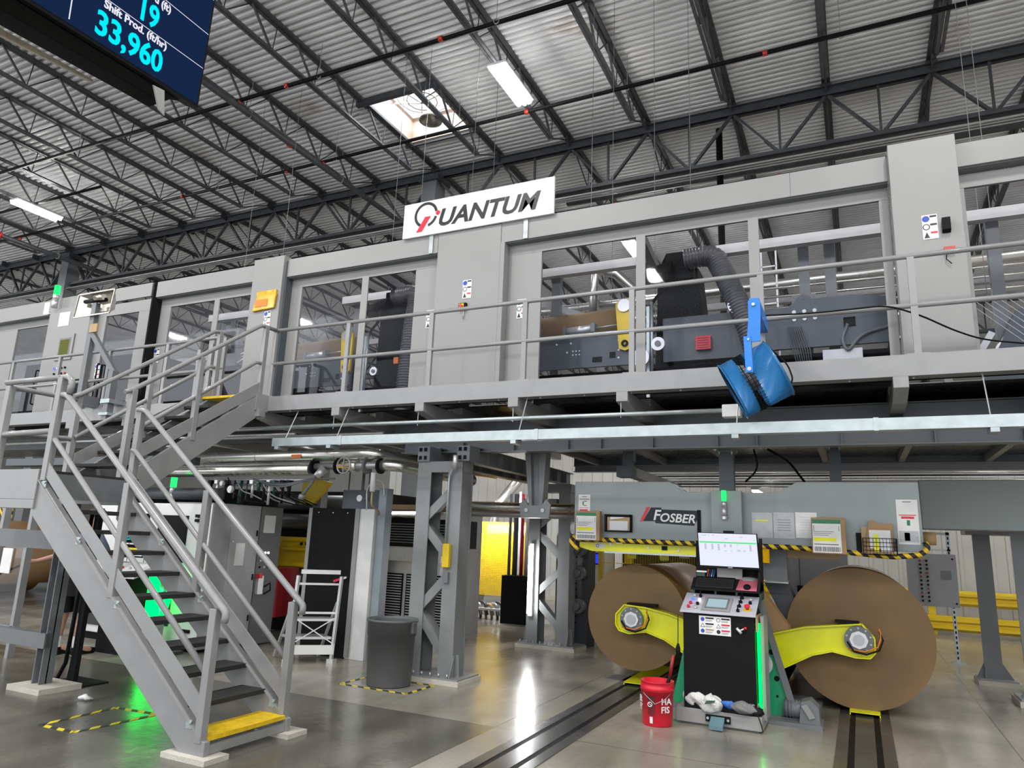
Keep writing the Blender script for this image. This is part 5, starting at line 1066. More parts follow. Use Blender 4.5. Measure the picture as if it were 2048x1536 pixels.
for u, v in ((.215, .82), (.78, .86), (.775, .64), (.77, .42), (.765, .18)):
    a = dp(u, v); k_ = MB().cyl(a, a+V((0, -.41, .91))*.02, .015, 10).build('selector_switch', 'black', r); MB().cyl(a+V((0, -.01, .02)), a+V((0, -.01, .06)), .006, 8).build('lever', 'black', k_)
a = dp(.88, .30); MB().cyl(a, a+V((0, -.41, .91))*.004, .035, 16).build('emergency_stop_ring', 'yellow', r); MB().cyl(a, a+V((0, -.41, .91))*.03, .014, 12).cyl(a+V((0, -.41, .91))*.03, a+V((0, -.41, .91))*.045, .026, 16).build('emergency_stop_button', 'red', r)
sp = MB().box(-1.41, 7.115, .80, -1.12, 7.119, .965).build('safety_sticker', 'white', r)
for k in range(6):
    x = -1.395+.145*(k % 2); z = .94-.052*(k//2); 
    if k in (0, 4, ): MB().disc((x+.018, 7.115, z-.005), (0,-1,0), .018, .001, 16).build('blue_symbol', 'blue', sp)
    elif k in (1, ): MB().disc((x+.018, 7.115, z-.005), (0,-1,0), .018, .001, 16, .014).build('ring_symbol', 'letter_black', sp)
    elif k == 5: MB().disc((x+.018, 7.115, z-.005), (0,-1,0), .018, .001, 16).build('dark_symbol', 'letter_black', sp)
    else:
        T = [(x, 7.115, z-.022), (x+.038, 7.115, z-.022), (x+.019, 7.115, z+.012)]; mm = MB()
        for p, q in zip(T, T[1:]+T[:1]): mm.bar(p, q, .003, .003, (0, 1, 0))
        mm.build('triangle_symbol', 'letter_black', sp)
    MB().box(x+.045, 7.114, z, x+.12, 7.115, z+.014).build('caption_bar', ('letter_black', 'letter_black', 'letter_black', 'letter_red', 'wood', 'letter_red')[k], sp)
    MB().box(x+.045, 7.114, z-.014, x+.11, 7.115, z-.010).box(x+.045, 7.114, z-.022, x+.10, 7.115, z-.019).build('caption_lines', 'steel_grey', sp)
MB().box(-1.10, 7.11, .84, -.99, 7.12, .93).build('lock_plate', 'black', r); MB().tube([(-1.06, 7.07, .885), (-1.02, 7.06, .84)], .014, 8).tube([(-1.04, 7.07, .86), (-.99, 7.08, .885)], .008, 8).build('lock_handle', 'alum', r); MB().cyl((-.995, 7.075, .885), (-.975, 7.07, .89), .012, 8).build('red_key', 'red', r)
MB().box(-.90, 7.18, .18, -.875, 7.21, .93).build('green_light_strip', 'green_strip', r); MB().box(-.87, 7.2, .10, -.84, 7.5, .99).build('side_panel', 'panel', r)
MB().tube([(-1.60, 7.08, .95), (-1.60, 7.07, .70)], .004, 6).build('pendant_cord', 'black', r); MB().lathe((-1.60, 7.07, .58), [(.002, 0), (.02, .02), (.022, .08), (.01, .12)], 12).build('pendant_grip', 'black', r)
MB().box(-1.63, 7.10, .02, -.87, 7.60, .14).build('plinth_box', 'panel', r, .004); MB().box(-1.60, 7.14, 0, -.9, 7.56, .02).build('plinth_feet', 'steel_grey', r)
# shelf with keyboard, monitor
r = thing('monitor_shelf', 'black shelf frame standing on the console and carrying keyboard and monitor', 'shelf', (-1.2, 7.5, 1.13))
MB().prism([(-1.53, 7.34, 1.185), (-1.53, 7.66, 1.185), (-1.53, 7.66, 1.20), (-1.53, 7.49, 1.298), (-1.53, 7.34, 1.198)], (.65, 0, 0)).build('tray', 'black_matte', r)
for x in (-1.53, -1.32, -1.12, -.90): MB().box(x, 7.44, 1.12, x+.02, 7.62, 1.185).build('leg', 'dark_green', r)
MB().box(-1.53, 7.62, 1.12, -.88, 7.65, 1.66).build('back_frame', 'black_matte', r); MB().prism([(-.90, 7.34, 1.2), (-.90, 7.66, 1.2), (-.90, 7.66, 1.7), (-.90, 7.55, 1.7)], (.02, 0, 0)).build('side_frame', 'black_matte', r)
r = thing('keyboard', 'black keyboard on the shelf below the monitor', 'keyboard', (-1.3, 7.42, 1.2))
MB().prism([(-1.50, 7.35, 1.205), (-1.12, 7.35, 1.205), (-1.12, 7.48, 1.30), (-1.50, 7.48, 1.30)], (0, -.008, .012)).build('case', 'black', r)
m = MB()
for i in range(5):
    for j in range(17): x = -1.49+.0215*j; y = 7.355+.023*i; z = 1.222+.0168*i; m.obox((x+.009, y-.004, z), (.009, 0, 0), (0, .0088, .0064), (0, -.003, .004))
m.build('keys', 'keycap', r, kind='stuff')
MB().prism([(-1.10, 7.345, 1.205), (-.91, 7.345, 1.205), (-.91, 7.48, 1.30), (-1.08, 7.48, 1.30)], (0, 0, .004)).build('mouse_pad', 'pad_pink', label='pink and blue mouse pad on the shelf right of the keyboard', cat='mouse pad')
MB().lathe((-1.0, 7.375, 1.232), [(.034, 0), (.034, .012), (.026, .022), (.001, .028)], 16, (0,-.58,.81)).build('mouse', 'black', label='black computer mouse lying on the pink mouse pad', cat='mouse')
MB().lathe((-1.0, 7.56, 1.29), [(.11, 0), (.10, .02), (.06, .035), (.001, .04)], 20).build('grey_dish', 'panel', label='grey curved plate behind the mouse pad under the monitor', cat='plate')
r = thing('monitor', 'flat monitor with a white spreadsheet screen above the console', 'monitor', (-1.17, 7.42, 1.3))
MA, MBv, MC = V((-1.465, 7.42, 1.735)), V((-.905, 7.40, 1.735)), V((-1.445, 7.40, 1.425)); ux = (MBv-MA).normalized(); uz = (MA-MC).normalized(); W_, H_ = .56, .315; O = MA-uz*H_; nn = ux.cross(uz)
def mp(u, v, d=0): return O+ux*u*W_+uz*v*H_+nn*d
def ms(u0, v0, u1, v1, d0, d1, nm, mm, p): return MB().prism([mp(u0, v0, d0), mp(u1, v0, d0), mp(u1, v1, d0), mp(u0, v1, d0)], nn*(d1-d0)).build(nm, mm, p)
bz = ms(-.015, -.06, 1.015, 1.02, -.03, 0, 'bezel', 'black', r); sc = ms(0, 0, 1, 1, 0, .002, 'screen', 'screen_white', bz)
ms(.01, .70, .99, .745, .002, .003, 'green_row', 'screen_green', sc)
rn = random.Random(2); m = MB()
for u, n_ in ((.10, 8), (.22, 8), (.33, 9), (.44, 4), (.54, 4), (.65, 1), (.87, 9)):
    for k in range(n_): m.prism([mp(u, .66-.022*k, .002), mp(u+.035, .66-.022*k, .002), mp(u+.035, .668-.022*k, .002), mp(u, .668-.022*k, .002)], nn*.001)
for u, v, w_ in ((.66, .50, .06), (.66, .47, .06), (.77, .49, .03), (.77, .46, .03), (.44, .47, .05), (.55, .47, .03), (.46, .84, .06), (.05, .93, .1), (.17, .93, .02), (.24, .94, .04), (.72, .90, .05), (.02, .86, .03), (.95, .82, .02)):
    m.prism([mp(u, v, .002), mp(u+w_, v, .002), mp(u+w_, v+.008, .002), mp(u, v+.008, .002)], nn*.001)
m.build('table_text', 'screen_ink', sc); ms(.48, -.05, .56, -.015, 0, .002, 'brand_badge', 'panel', bz)
MB().box(-1.30, 7.50, 1.20, -1.06, 7.54, 1.44).build('stand_neck', 'panel', r); MB().box(-1.33, 7.50, 1.28, -1.03, 7.6, 1.30).build('stand_foot', 'panel', r); MB().box(-1.22, 7.43, 1.74, -1.12, 7.46, 1.765).build('webcam', 'black', r)
r = thing('pen_holder', 'small cluster of pens and a green box left of the monitor', 'pen holder', (-1.45, 7.45, 1.2)); MB().box(-1.50, 7.50, 1.28, -1.42, 7.56, 1.35).build('holder', 'dark_green', r); MB().box(-1.50, 7.49, 1.35, -1.40, 7.57, 1.365).build('holder_lid', 'alum', r)
for k, mm in enumerate(('orange', 'blue', 'alum', 'blue_bright')): MB().cyl((-1.41+.02*k, 7.52, 1.26), (-1.39+.02*k, 7.54, 1.38), .006, 6).build('pen', mm, r)
# foot pedal, bags, bucket
r = thing('foot_switch', 'blue-grey foot pedal clipped on the console plinth', 'pedal', (-1.25, 7.05, 0)); MB().box(-1.36, 7.085, .05, -1.14, 7.098, .11).build('back_plate', 'black', r); MB().prism([(-1.31, 7.08, .10), (-1.19, 7.08, .10), (-1.19, 6.97, .04), (-1.31, 6.97, .04)], (0, 0, -.03)).build('pedal', 'pedal_blue', r)
for x in (-1.34, -1.16): MB().disc((x, 7.085, .08), (0,-1,0), .012, .006, 10).build('bolt', 'galv', r)
def blob(name, c, sx, sy, sz, m, lab, cat, seed, par=None, n=40, k=18):
    rn = random.Random(seed); q = MB(); ph = [rn.uniform(0, 6.28) for _ in range(6)]
    for i in range(k+1):
        t_ = math.pi*i/k
        for j in range(n):
            a = 6.283*j/n; w_ = .92+.16*abs(math.sin(3.5*a+ph[5]+3*t_))+.12*math.sin(3*a+ph[0]+2*t_)+.08*math.sin(5*a+ph[1])+.07*math.sin(4*t_+ph[2]+a)+.04*math.sin(9*a+ph[3]+5*t_)
            zz = -math.cos(t_); zz = max(zz, -.8); q.v.append((c[0]+sx*math.sin(t_)*math.cos(a)*w_, c[1]+sy*math.sin(t_)*math.sin(a)*w_, c[2]+sz*.8+sz*zz*(1+.1*math.sin(3*a+ph[4]))))
    q.f = [(i*n+j, i*n+(j+1) % n, (i+1)*n+(j+1) % n, (i+1)*n+j) for i in range(k) for j in range(n)]; q.sm = [True]*len(q.f); return q.build(name, m, par, label=lab, cat=cat)
t = thing('plastic_bag', 'crumpled white plastic bag on the console plinth', 'bag', (-1.39, 7.2, .145)); blob('bag_body', (-1.44, 7.19, .148), .14, .10, .085, 'bag_white', None, None, 4, t); blob('bag_side', (-1.31, 7.13, .13), .11, .085, .085, 'bag_white', None, None, 8, t)
MB().prism([(-1.36, 7.04, .20), (-1.33, 7.035, .21), (-1.27, 7.035, .225), (-1.26, 7.04, .245), (-1.30, 7.037, .24), (-1.34, 7.04, .235)], (0, -.003, 0)).build('green_print', 'dark_green', t)
t = thing('drawstring_bag', 'blue and grey drawstring bag with black cords lying on the plinth', 'bag', (-1.05, 7.2, .145)); blob('blue_part', (-1.10, 7.22, .146), .17, .10, .085, 'bag_blue', None, None, 6, t); blob('grey_part', (-1.03, 7.16, .146), .15, .09, .062, 'bag_grey', None, None, 12, t); blob('gathered_mouth', (-.92, 7.14, .146), .06, .05, .04, 'black_matte', None, None, 15, t)
MB().tube([(-.95, 7.09, .17), (-.90, 7.085, .15), (-.875, 7.085, .08), (-.865, 7.085, .03), (-.88, 7.08, .02)], .005, 6).tube([(-1.2, 7.08, .15), (-1.1, 7.06, .155), (-1.0, 7.07, .15), (-.93, 7.09, .16)], .005, 6).build('cord', 'black', t)
t = thing('bucket', 'red plastic bucket lettered in white, holding a red-handled tool', 'bucket', (-1.76, 6.92, 0)); bc = V((-1.765, 6.93, 0))
MB().lathe(bc, [(.001, 0), (.130, 0), (.135, .01), (.146, .29), (.152, .29), (.153, .33), (.148, .335), (.150, .37), (.154, .372), (.154, .378), (.143, .378), (.128, .01), (.001, .01)], 36).build('body', 'red', t)
MB().tube([bc+V((-.15, -.02, .30)), bc+V((-.08, -.14, .27)), bc+V((.02, -.165, .20)), bc+V((.1, -.13, .24)), bc+V((.155, 0, .31))], .003, 6).build('wire_handle', 'galv', t)
def onb(a, z, w_, h, nm, mm, par=t):
    m_ = MB(); n_ = 6; vs = []
    for i in range(n_+1):
        aa = a-w_/2+w_*i/n_
        for z_ in (z, z+h): rr = .1346+.0114*z_/.29+.0025; vs.append((bc.x+rr*math.sin(aa), bc.y-rr*math.cos(aa), z_))
    m_.add(vs, [(2*i, 2*i+2, 2*i+3, 2*i+1) for i in range(n_)]); return m_.build(nm, mm, par)
onb(-.15, .10, .45, .14, 'black_label', 'dark_label'); onb(-.15, .225, .50, .03, 'label_header', 'letter_black'); onb(-.15, .03, .20, .055, 'white_code_label', 'white')
for a, w1, w2 in ((.80, 'HA', 'FIS'), (-1.05, 'ER', 'FT')):
    d = V((math.sin(a), -math.cos(a), 0)); ux_ = V((math.cos(a), math.sin(a), 0)); o = bc+d*.149
    text(w1, 'lettering', 'white', t, o+Z*.195-ux_*.05, ux_, Z, .075, .02); text(w2, 'lettering', 'white', t, o+Z*.125-ux_*.05-d*.004, ux_, Z, .075, .02)
m = MB(); cc = V((bc.x-.03, bc.y-.146, .19)); m.disc(cc, (0,-1,0), .022, .002, 16, .016).bar(cc+V((-.014, 0, .014)), cc+V((.014, 0, -.014)), .004, .003, (0,1,0)); m.build('no_symbol', 'white', t)
t = thing('scraper_tool', 'red-handled black tool standing in the bucket', 'tool', (-1.68, 6.98, .3)); MB().tube([(-1.735, 6.98, .06), (-1.675, 6.98, .36), (-1.655, 6.98, .42)], [.018, .018, .014], 8).build('black_shaft', 'black', t); MB().tube([(-1.66, 6.98, .40), (-1.625, 6.98, .60)], [.014, .016], 10).build('red_handle', 'dark_red', t)
# kraft web rising to the right of the console
r = thing('paper_web', 'pale brown sheet of paper rising behind the console beside the right roll', 'paper', (-.95, 9, .8)); MB().prism([(-1.08, 8.50, 1.26), (-.99, 8.50, 1.15), (-.74, 8.50, .80), (-.74, 8.50, .60), (-.86, 8.50, .58), (-1.10, 8.50, 1.12)], (.02, .08, .0)).build('sheet', 'kraft', r)
r = thing('splice_head', 'dark steel housing hanging under the beam right of the monitor', 'machine part', (-.9, 8.6, 1.2)); MB().box(-1.03, 8.5, 1.27, -.73, 8.8, 1.60).build('housing', 'steel_grey', r); MB().prism([(-1.0, 8.70, 1.25), (-.75, 8.70, 1.25), (-.60, 8.70, .85), (-.78, 8.70, .80)], (0, .3, 0)).build('dark_chute', 'dark_steel', r); MB().box(-1.03, 8.48, 1.245, -.72, 8.5, 1.26).build('lip', 'galv', r)
MB().box(-.80, YY+.35, 1.52, -.20, YY+.5, 1.60).build('lower_plate', 'wood', label='pinkish plate below the beam behind the right carton', cat='plate')
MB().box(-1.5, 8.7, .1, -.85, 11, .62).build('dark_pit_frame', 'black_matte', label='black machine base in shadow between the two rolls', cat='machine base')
# ================================================================ MACHINERY BEHIND THE ENCLOSURE GLASS
def hosed(pts, R, lab_root, nm='corrugated_hose'):
    P = fil(pts, .35, 8); out = []; rs = []
    L = [0]
    for a, b in zip(P, P[1:]): L.append(L[-1]+(b-a).length)
    n = int(L[-1]/.010); 
    for i in range(n+1):
        d = L[-1]*i/n; k = max(j for j in range(len(L)) if L[j] <= d+1e-9); k = min(k, len(P)-2); t = (d-L[k])/max(1e-6, L[k+1]-L[k])
        out.append(P[k].lerp(P[k+1], t)); rs.append(R*(1.0 if i % 4 < 2 else .86))
    return MB().tube(out, rs, 16).build(nm, 'hose', lab_root)
def unit(x0, lab, big):
    r = thing('printing_unit', lab, 'machine', (x0+1.5, 8.6, 3.225))
    MB().box(x0, 8.42, 3.80, x0+1.35, 8.46, 4.20).build('side_plate', 'dark_plate', r)
    MB().box(x0, 8.50, 3.23, x0+2.8, 9.6, 3.75).build('base_frame', 'black_matte', r)
    m = MB()
    for i in range(3):
        for j in range(2): m.disc((x0+.58+.045*i, 8.42, 3.98+.05*j), (0,-1,0), .010, .004, 8)
    for a, b in ((.35, 4.14), (.55, 4.14), (1.2, 4.13), (1.2, 4.0), (1.2, 3.9), (.5, 4.02)): m.disc((x0+a, 8.42, b), (0,-1,0), .013, .006, 8)
    m.build('bolts', 'white', r)
    MB().box(x0+.85, 8.415, 3.86, x0+.98, 8.42, 3.93).build('slot', 'black', r); MB().box(x0+1.08, 8.415, 3.90, x0+1.16, 8.42, 3.98).build('slot', 'black', r)
    MB().cyl((x0+.05, 8.55, 4.33), (x0+.05, 8.55, 4.33), .01, 6) 
    d = MB().cyl((x0-.1, 8.75, 4.44), (x0+1.25, 8.75, 4.48), .19, 28).build('brown_web_roll', 'cardboard', r)
    c = MB().cyl((x0+.50, 8.40, 4.29), (x0+.85, 8.40, 4.31), .055, 14).build('air_cylinder', 'alum', r); MB().box(x0+.46, 8.34, 4.23, x0+.50, 8.46, 4.35).build('end_cap', 'steel_grey', c); MB().box(x0+.85, 8.34, 4.25, x0+.90, 8.46, 4.37).build('end_cap', 'steel_grey', c); MB().cyl((x0+.9, 8.40, 4.31), (x0+1.18, 8.40, 4.33), .012, 8).build('piston_rod', 'galv', c)
    lv = MB().prism([(x0+1.17, 8.36, 4.60), (x0+1.24, 8.36, 4.65), (x0+1.34, 8.36, 4.65), (x0+1.40, 8.36, 4.58), (x0+1.38, 8.36, 4.0), (x0+1.30, 8.36, 3.97), (x0+1.22, 8.36, 4.0)], (0, .04, 0)).build('yellow_lever', 'yellow', r)
    MB().disc((x0+1.29, 8.355, 4.56), (0,-1,0), .085, .015, 24).build('lever_disc', 'alum', lv); MB().disc((x0+1.30, 8.355, 4.06), (0,-1,0), .045, .015, 16, .02).build('lever_eye', 'black', lv)
    bx = x0+1.62
    MB().prism([(bx, 8.7, 4.3), (bx-.05, 8.7, 3.25), (bx+1.3, 8.7, 3.25), (bx+1.0, 8.7, 3.9), (bx+.62, 8.7, 4.1), (bx+.52, 8.7, 5.12), (bx+.42, 8.7, 5.32), (bx+.12, 8.7, 5.32), (bx+.02, 8.7, 5.1)], (0, .45, 0)).build('black_housing', 'black_matte', r)
    MB().cyl((bx-.12, 8.62, 4.98), (bx+.25, 8.62, 5.06), .13, 18).build('blower_inlet', 'black', r); MB().box(bx+.14, 8.60, 4.92, bx+.50, 8.72, 5.30).build('blower_box', 'black', r, .02)
    if big: hosed([(bx+.42, 8.52, 5.14), (bx+.78, 8.5, 5.16), (bx+1.12, 8.4, 4.3), (bx+1.30, 8.4, 3.6)], .135, r)
    else: hosed([(bx+.42, 8.52, 5.16), (bx+.86, 8.46, 5.14), (bx+.82, 8.4, 4.3), (bx+.78, 8.4, 3.3)], .15, r)
    for a, b, q in (((.10, 4.02, .085), (1.05, 4.42, .11), (-.12, 3.86, .11)) if big else ((.22, 3.96, .065), (1.1, 4.25, .09))):
        w_ = MB().disc((bx+a, 8.38, b), (0,-1,0), q, .03, 24).build('handwheel', 'alum', r); MB().disc((bx+a, 8.345, b), (0,-1,0), q*.45, .008, 14).build('wheel_hub', 'steel_grey', w_)
    MB().box(bx+.35, 8.66, 4.14, bx+.43, 8.69, 4.24).build('orange_tag', 'orange', r); MB().box(bx-.07, 8.45, 3.3, bx-.03, 8.5, 4.55).cyl((bx+.0, 8.45, 3.6), (bx+.0, 8.45, 4.6), .02, 8).build('guide_rods', 'galv', r)
    if big:
        t_ = MB().box(bx+.52, 8.55, 3.96, bx+.70, 8.6, 4.13).build('red_box', 'red', r); m = MB()
        for k in range(5): m.box(bx+.54, 8.545, 3.98+.03*k, bx+.68, 8.55, 3.99+.03*k)
        m.build('fins', 'dark_red', t_)
        MB().box(bx+.1, 8.62, 3.85, bx+1.25, 8.68, 4.42).build('drive_plate', 'dark_plate', r)
    MB().tube(fil([(bx-.1, 8.5, 4.45), (bx+.05, 8.45, 4.65), (bx+.16, 8.5, 4.8), (bx+.14, 8.5, 5.0)], .1), .02, 8).build('cable', 'black', r)
    for k in range(2): q_ = MB().box(x0+.72+.11*k, 8.35, 3.45, x0+.82+.11*k, 8.42, 3.56).build('twin_connector', 'panel', r); MB().disc((x0+.77+.11*k, 8.345, 3.505), (0,-1,0), .035, .008, 14, .015).build('connector_ring', 'black', q_)
    return r
unit(-3.82, 'dark machine with a thick ribbed hose and red box behind the middle enclosure window', True)
unit(-8.22, 'dark machine with vertical ribbed hose behind the window left of the blank panel', False)
r = thing('printing_unit', 'dark blue-grey side frame with bolts behind the right part of the middle window', 'machine', (-.2, 8.6, 3.225))
MB().prism([(-.95, 8.42, 3.85), (.5, 8.42, 3.85), (.5, 8.42, 4.36), (.1, 8.42, 4.42), (-.5, 8.42, 4.42), (-.6, 8.42, 4.34), (-.95, 8.42, 4.34)], (0, .05, 0)).build('side_plate', 'dark_plate', r); MB().box(-.95, 8.7, 3.23, .5, 9.6, 3.85).build('base_frame', 'black_matte', r)
m = MB()
for i in range(3):
    for j in range(2): m.disc((-.53+.11*i, 8.418, 4.19+.09*j), (0,-1,0), .022, .008, 10)
m.build('bolts', 'white', r); MB().box(-.56, 8.6, 4.34, -.30, 8.66, 4.55).build('square_plate', 'panel', r); MB().disc((-.43, 8.595, 4.45), (0,-1,0), .09, .01, 24, .03).build('ring_flange', 'steel_grey', r)
MB().box(-.02, 8.40, 4.06, .10, 8.42, 4.16).build('slot', 'black', r); MB().tube(fil([(.02, 8.4, 4.08), (-.05, 8.38, 3.9), (0.0, 8.38, 3.75), (.15, 8.38, 3.95), (.42, 8.4, 4.02)], .1), .018, 8).build('cable', 'steel_grey', r)
q_ = MB().box(-.84, 8.3, 3.47, -.64, 8.36, 3.57).build('twin_connector', 'panel', r); 
for x in (-.79, -.69): MB().disc((x, 8.295, 3.52), (0,-1,0), .035, .008, 14, .015).build('connector_ring', 'black', q_)
MB().box(-.25, 8.4, 3.42, .15, 8.44, 3.80).build('white_panel', 'white', r); m = MB()
for k in range(8): m.tube([(-.60+.02*k, 8.38, 4.1), (-.55+.025*k, 8.34, 3.8), (-.5+.02*k, 8.36, 3.55)], .006, 5)
m.build('cable_loom', 'dark_steel', r)
for z in (4.85, 4.68, 4.98): MB().cyl((-1.1, 10.2, z+.25), (3.2, 10.3, z+.25), .02, 6).build('pipe', 'lagging', r)
r = thing('printing_unit', 'dark machine with fine threads behind the window at the right edge', 'machine', (1.9, 8.6, 3.225))
MB().prism([(1.25, 8.3, 3.4), (1.55, 8.3, 4.05), (2.9, 8.3, 4.35), (2.9, 8.3, 3.3), (1.2, 8.3, 3.3)], (0, .6, 0)).build('frame', 'dark_plate', r); m = MB()
for k in range(16): m.cyl((1.15+.07*k, 8.25, 4.15), (1.55+.07*k, 8.0, 3.62), .003, 4)
m.build('threads', 'white', r, kind='stuff'); MB().bar((1.18, 8.1, 3.58), (1.30, 8.1, 3.78), .03, .06).build('white_lever', 'white', r)
r = thing('printing_unit', 'dark machinery with light metal parts behind the window left of the amber pouch', 'machine', (-9.2, 8.6, 3.225))
MB().box(-10.3, 8.5, 3.225, -8.4, 9.5, 4.3).build('base_frame', 'black_matte', r); rn = random.Random(21)
for k in range(26):
    x = -10.1+rn.uniform(0, 1.6); z = 3.6+rn.uniform(0, 1.0); MB().cyl((x, 8.4, z), (x+rn.uniform(.05, .3), 8.42, z+rn.uniform(-.1, .15)), rn.uniform(.015, .05), 10).build('roller_bit', rn.choice(['alum', 'steel_grey', 'dark_plate', 'steel_pipe']), r)
MB().cyl((-9.5, 8.8, 4.35), (-8.2, 8.8, 4.40), .12, 18).build('roller', 'steel_pipe', r); MB().box(-10.2, 8.6, 4.1, -9.5, 8.7, 5.0).build('grey_post', 'steel_grey', r)
r = thing('printing_unit', 'dark machine behind the leftmost enclosure window', 'machine', (-13.9, 8.8, 3.225)); MB().box(-15.5, 8.6, 3.225, -11.8, 9.8, 4.75).build('base_frame', 'black_matte', r); MB().box(-14.2, 8.5, 3.9, -13.2, 8.6, 4.6).build('side_plate', 'dark_plate', r)
MB().box(-11.42, 8.2, 4.42, -11.12, 8.22, 4.75).build('orange_panel', 'kraft', r); MB().box(-11.7, 8.3, 3.225, -10.9, 8.4, 4.95).build('grey_cover', 'steel_grey', r)
r = thing('lagged_pipe', 'vertical shiny lagged pipe with a blue valve behind the middle window', 'pipe', (-3.6, 10.2, 4.8)); MB().tube([(-3.58, 10.2, 4.9), (-3.58, 10.2, 5.85), (-3.3, 10.4, 5.85), (-2.4, 10.6, 4.9)], .085, 16).build('lagging', 'lagging', r); MB().cyl((-3.58, 10.2, 4.55), (-3.58, 10.2, 4.9), .09, 14).cyl((-3.58, 10.2, 4.9), (-3.58, 10.2, 4.93), .13, 14).cyl((-3.5, 10.0, 4.7), (-3.3, 10.0, 4.7), .08, 12).build('blue_valve', 'blue_fan', r)
for z, x1 in ((5.28, 3), (4.95, -2)): MB().cyl((-5.2, 10.3, z), (x1, 10.3, z+.08), .07, 14).build('horizontal_lagging', 'lagging', r)
MB().bar((-4.2, 8.9, 5.02), (-2.75, 9.6, 4.6), .03, .10).build('pale_strut', 'alum', r)
r = thing('ladder_frame', 'white framed ladder rack behind the middle window', 'rack', (-.6, 10.2, 3.3))
for x in (-1.05, -.85): MB().box(x-.012, 10.2, 3.225, x+.012, 10.23, 5.8).build('rail', 'alum', r)
for k in range(8): MB().box(-1.05, 10.2, 3.6+.28*k, -.85, 10.22, 3.62+.28*k).build('rung', 'alum', r)
m = MB()
for x, y in ((-7.0, 9.4), (-6.6, 9.6), (-5.7, 9.8), (-5.4, 10), (-3.3, 9.2), (-3.1, 9.6), (-2.5, 9.8), (-1.9, 9.5), (1.5, 9.4), (1.62, 9.4), (-9.7, 9.6), (-10.9, 9.8)): MB().cyl((x, y, 4.2), (x, y, 10.4), .0045, 5).build('suspension_rod', 'steel_grey', label='thin pale suspension rod hanging from the roof behind the enclosure glass', cat='rod', group='thin suspension rods')
# ================================================================ FAN ON THE RAILING
r = thing('drum_fan', 'blue drum fan hanging by a bright blue strap from the walkway railing', 'fan', (-.75, 6.45, 2.8))
a0, a1 = V((-.94, 6.44, 2.965)), V((-.575, 6.48, 3.155)); ax = (a1-a0); LL_ = ax.length; ax.normalize()
def drum(t0, t1, m, nm, R=.262, th=.012, lip=0):
    q = MB(); q.lathe(a0+ax*LL_*t0, [(R+lip, 0), (R, .03 if lip else 0), (R, LL_*(t1-t0)), (R-th, LL_*(t1-t0)), (R-th, .0)], 40, ax); return q.build(nm, m, r)
drum(0, .30, 'blue_fan', 'outlet_drum'); drum(.50, 1, 'blue_fan', 'intake_drum')
MB().lathe(a0+ax*LL_*-.02, [(.275, 0), (.262, .02), (.25, .0)], 40, ax).lathe(a0+ax*LL_*1.0, [(.262, 0), (.275, .02), (.25, .01)], 40, ax).build('drum_rim', 'blue_fan', r)
m = MB(); e1 = ax.cross(Z).normalized(); e2 = ax.cross(e1)
for k in range(48): a = 6.283*k/48; c_ = e1*math.cos(a)*.262+e2*math.sin(a)*.262; m.cyl(a0+ax*LL_*.28+c_, a0+ax*LL_*.52+c_, .0025, 4)
for t_ in (.34, .42): m.tube([a0+ax*LL_*t_+(e1*math.cos(6.283*k/32)+e2*math.sin(6.283*k/32))*.263 for k in range(32)], .003, 4, closed=True)
m.build('wire_guard', 'black', r)
for t_ in (0.02, .98):
    m = MB()
    for rr in (.04, .08, .12, .16, .2, .24): m.tube([a0+ax*LL_*t_+(e1*math.cos(6.283*k/32)+e2*math.sin(6.283*k/32))*rr for k in range(32)], .002, 4, closed=True)
    for k in range(8): a = 6.283*k/8; m.cyl(a0+ax*LL_*t_, a0+ax*LL_*t_+(e1*math.cos(a)+e2*math.sin(a))*.26, .003, 4)
    m.build('grille', 'black', r)
MB().cyl(a0+ax*LL_*.3, a0+ax*LL_*.6, .08, 18).build('motor', 'steel_grey', r); m = MB()
for k in range(4):
    a = 6.283*k/4; c_ = e1*math.cos(a)+e2*math.sin(a); tt = ax.cross(c_); m.obox(a0+ax*LL_*.25+c_*.15, c_*.09, tt*.05+ax*.02, ax*.003)
m.build('blade', 'alum', r)
MB().prism([(-.755, 6.16, 3.70), (-.655, 6.16, 3.70), (-.655, 6.16, 3.55), (-.665, 6.16, 3.33), (-.775, 6.16, 3.33), (-.755, 6.16, 3.55)], (0, -.012, 0)).build('strap', 'blue_bright', r)
MB().box(-.745, 6.15, 3.60, -.665, 6.84, 3.72).build('strap_hook', 'blue_bright', r)
MB().prism([(-.80, 6.15, 3.38), (-.74, 6.15, 3.38), (-.73, 6.15, 3.06), (-.79, 6.15, 3.06)], (0, -.012, 0)).build('lower_strap', 'blue_bright', r); MB().cyl((-.76, 6.13, 3.09), (-.76, 6.22, 3.09), .018, 10).cyl((-.76, 6.13, 3.35), (-.76, 6.16, 3.35), .010, 10).cyl((-.71, 6.13, 3.66), (-.71, 6.16, 3.66), .014, 10).build('bolt', 'galv', r)
MB().tube(fil([(-.62, 6.5, 3.35), (-.48, 6.5, 3.2), (-.44, 6.5, 3.05), (-.50, 6.5, 2.98)], .1), .008, 6).build('power_cord', 'black', r)
pts = [(-.68, 6.80, 3.76), (-.3, 6.79, 3.735), (.1, 6.79, 3.74), (.34, 6.79, 3.745), (.6, 6.9, 3.66), (.85, 7.1, 3.56), (1.1, 7.3, 3.50), (1.6, 7.35, 3.42)]
MB().tube(fil(pts, .2), .008, 6).build('extension_cable', 'black', label='thin black cable clipped along the middle rail right of the blue fan', cat='cable')
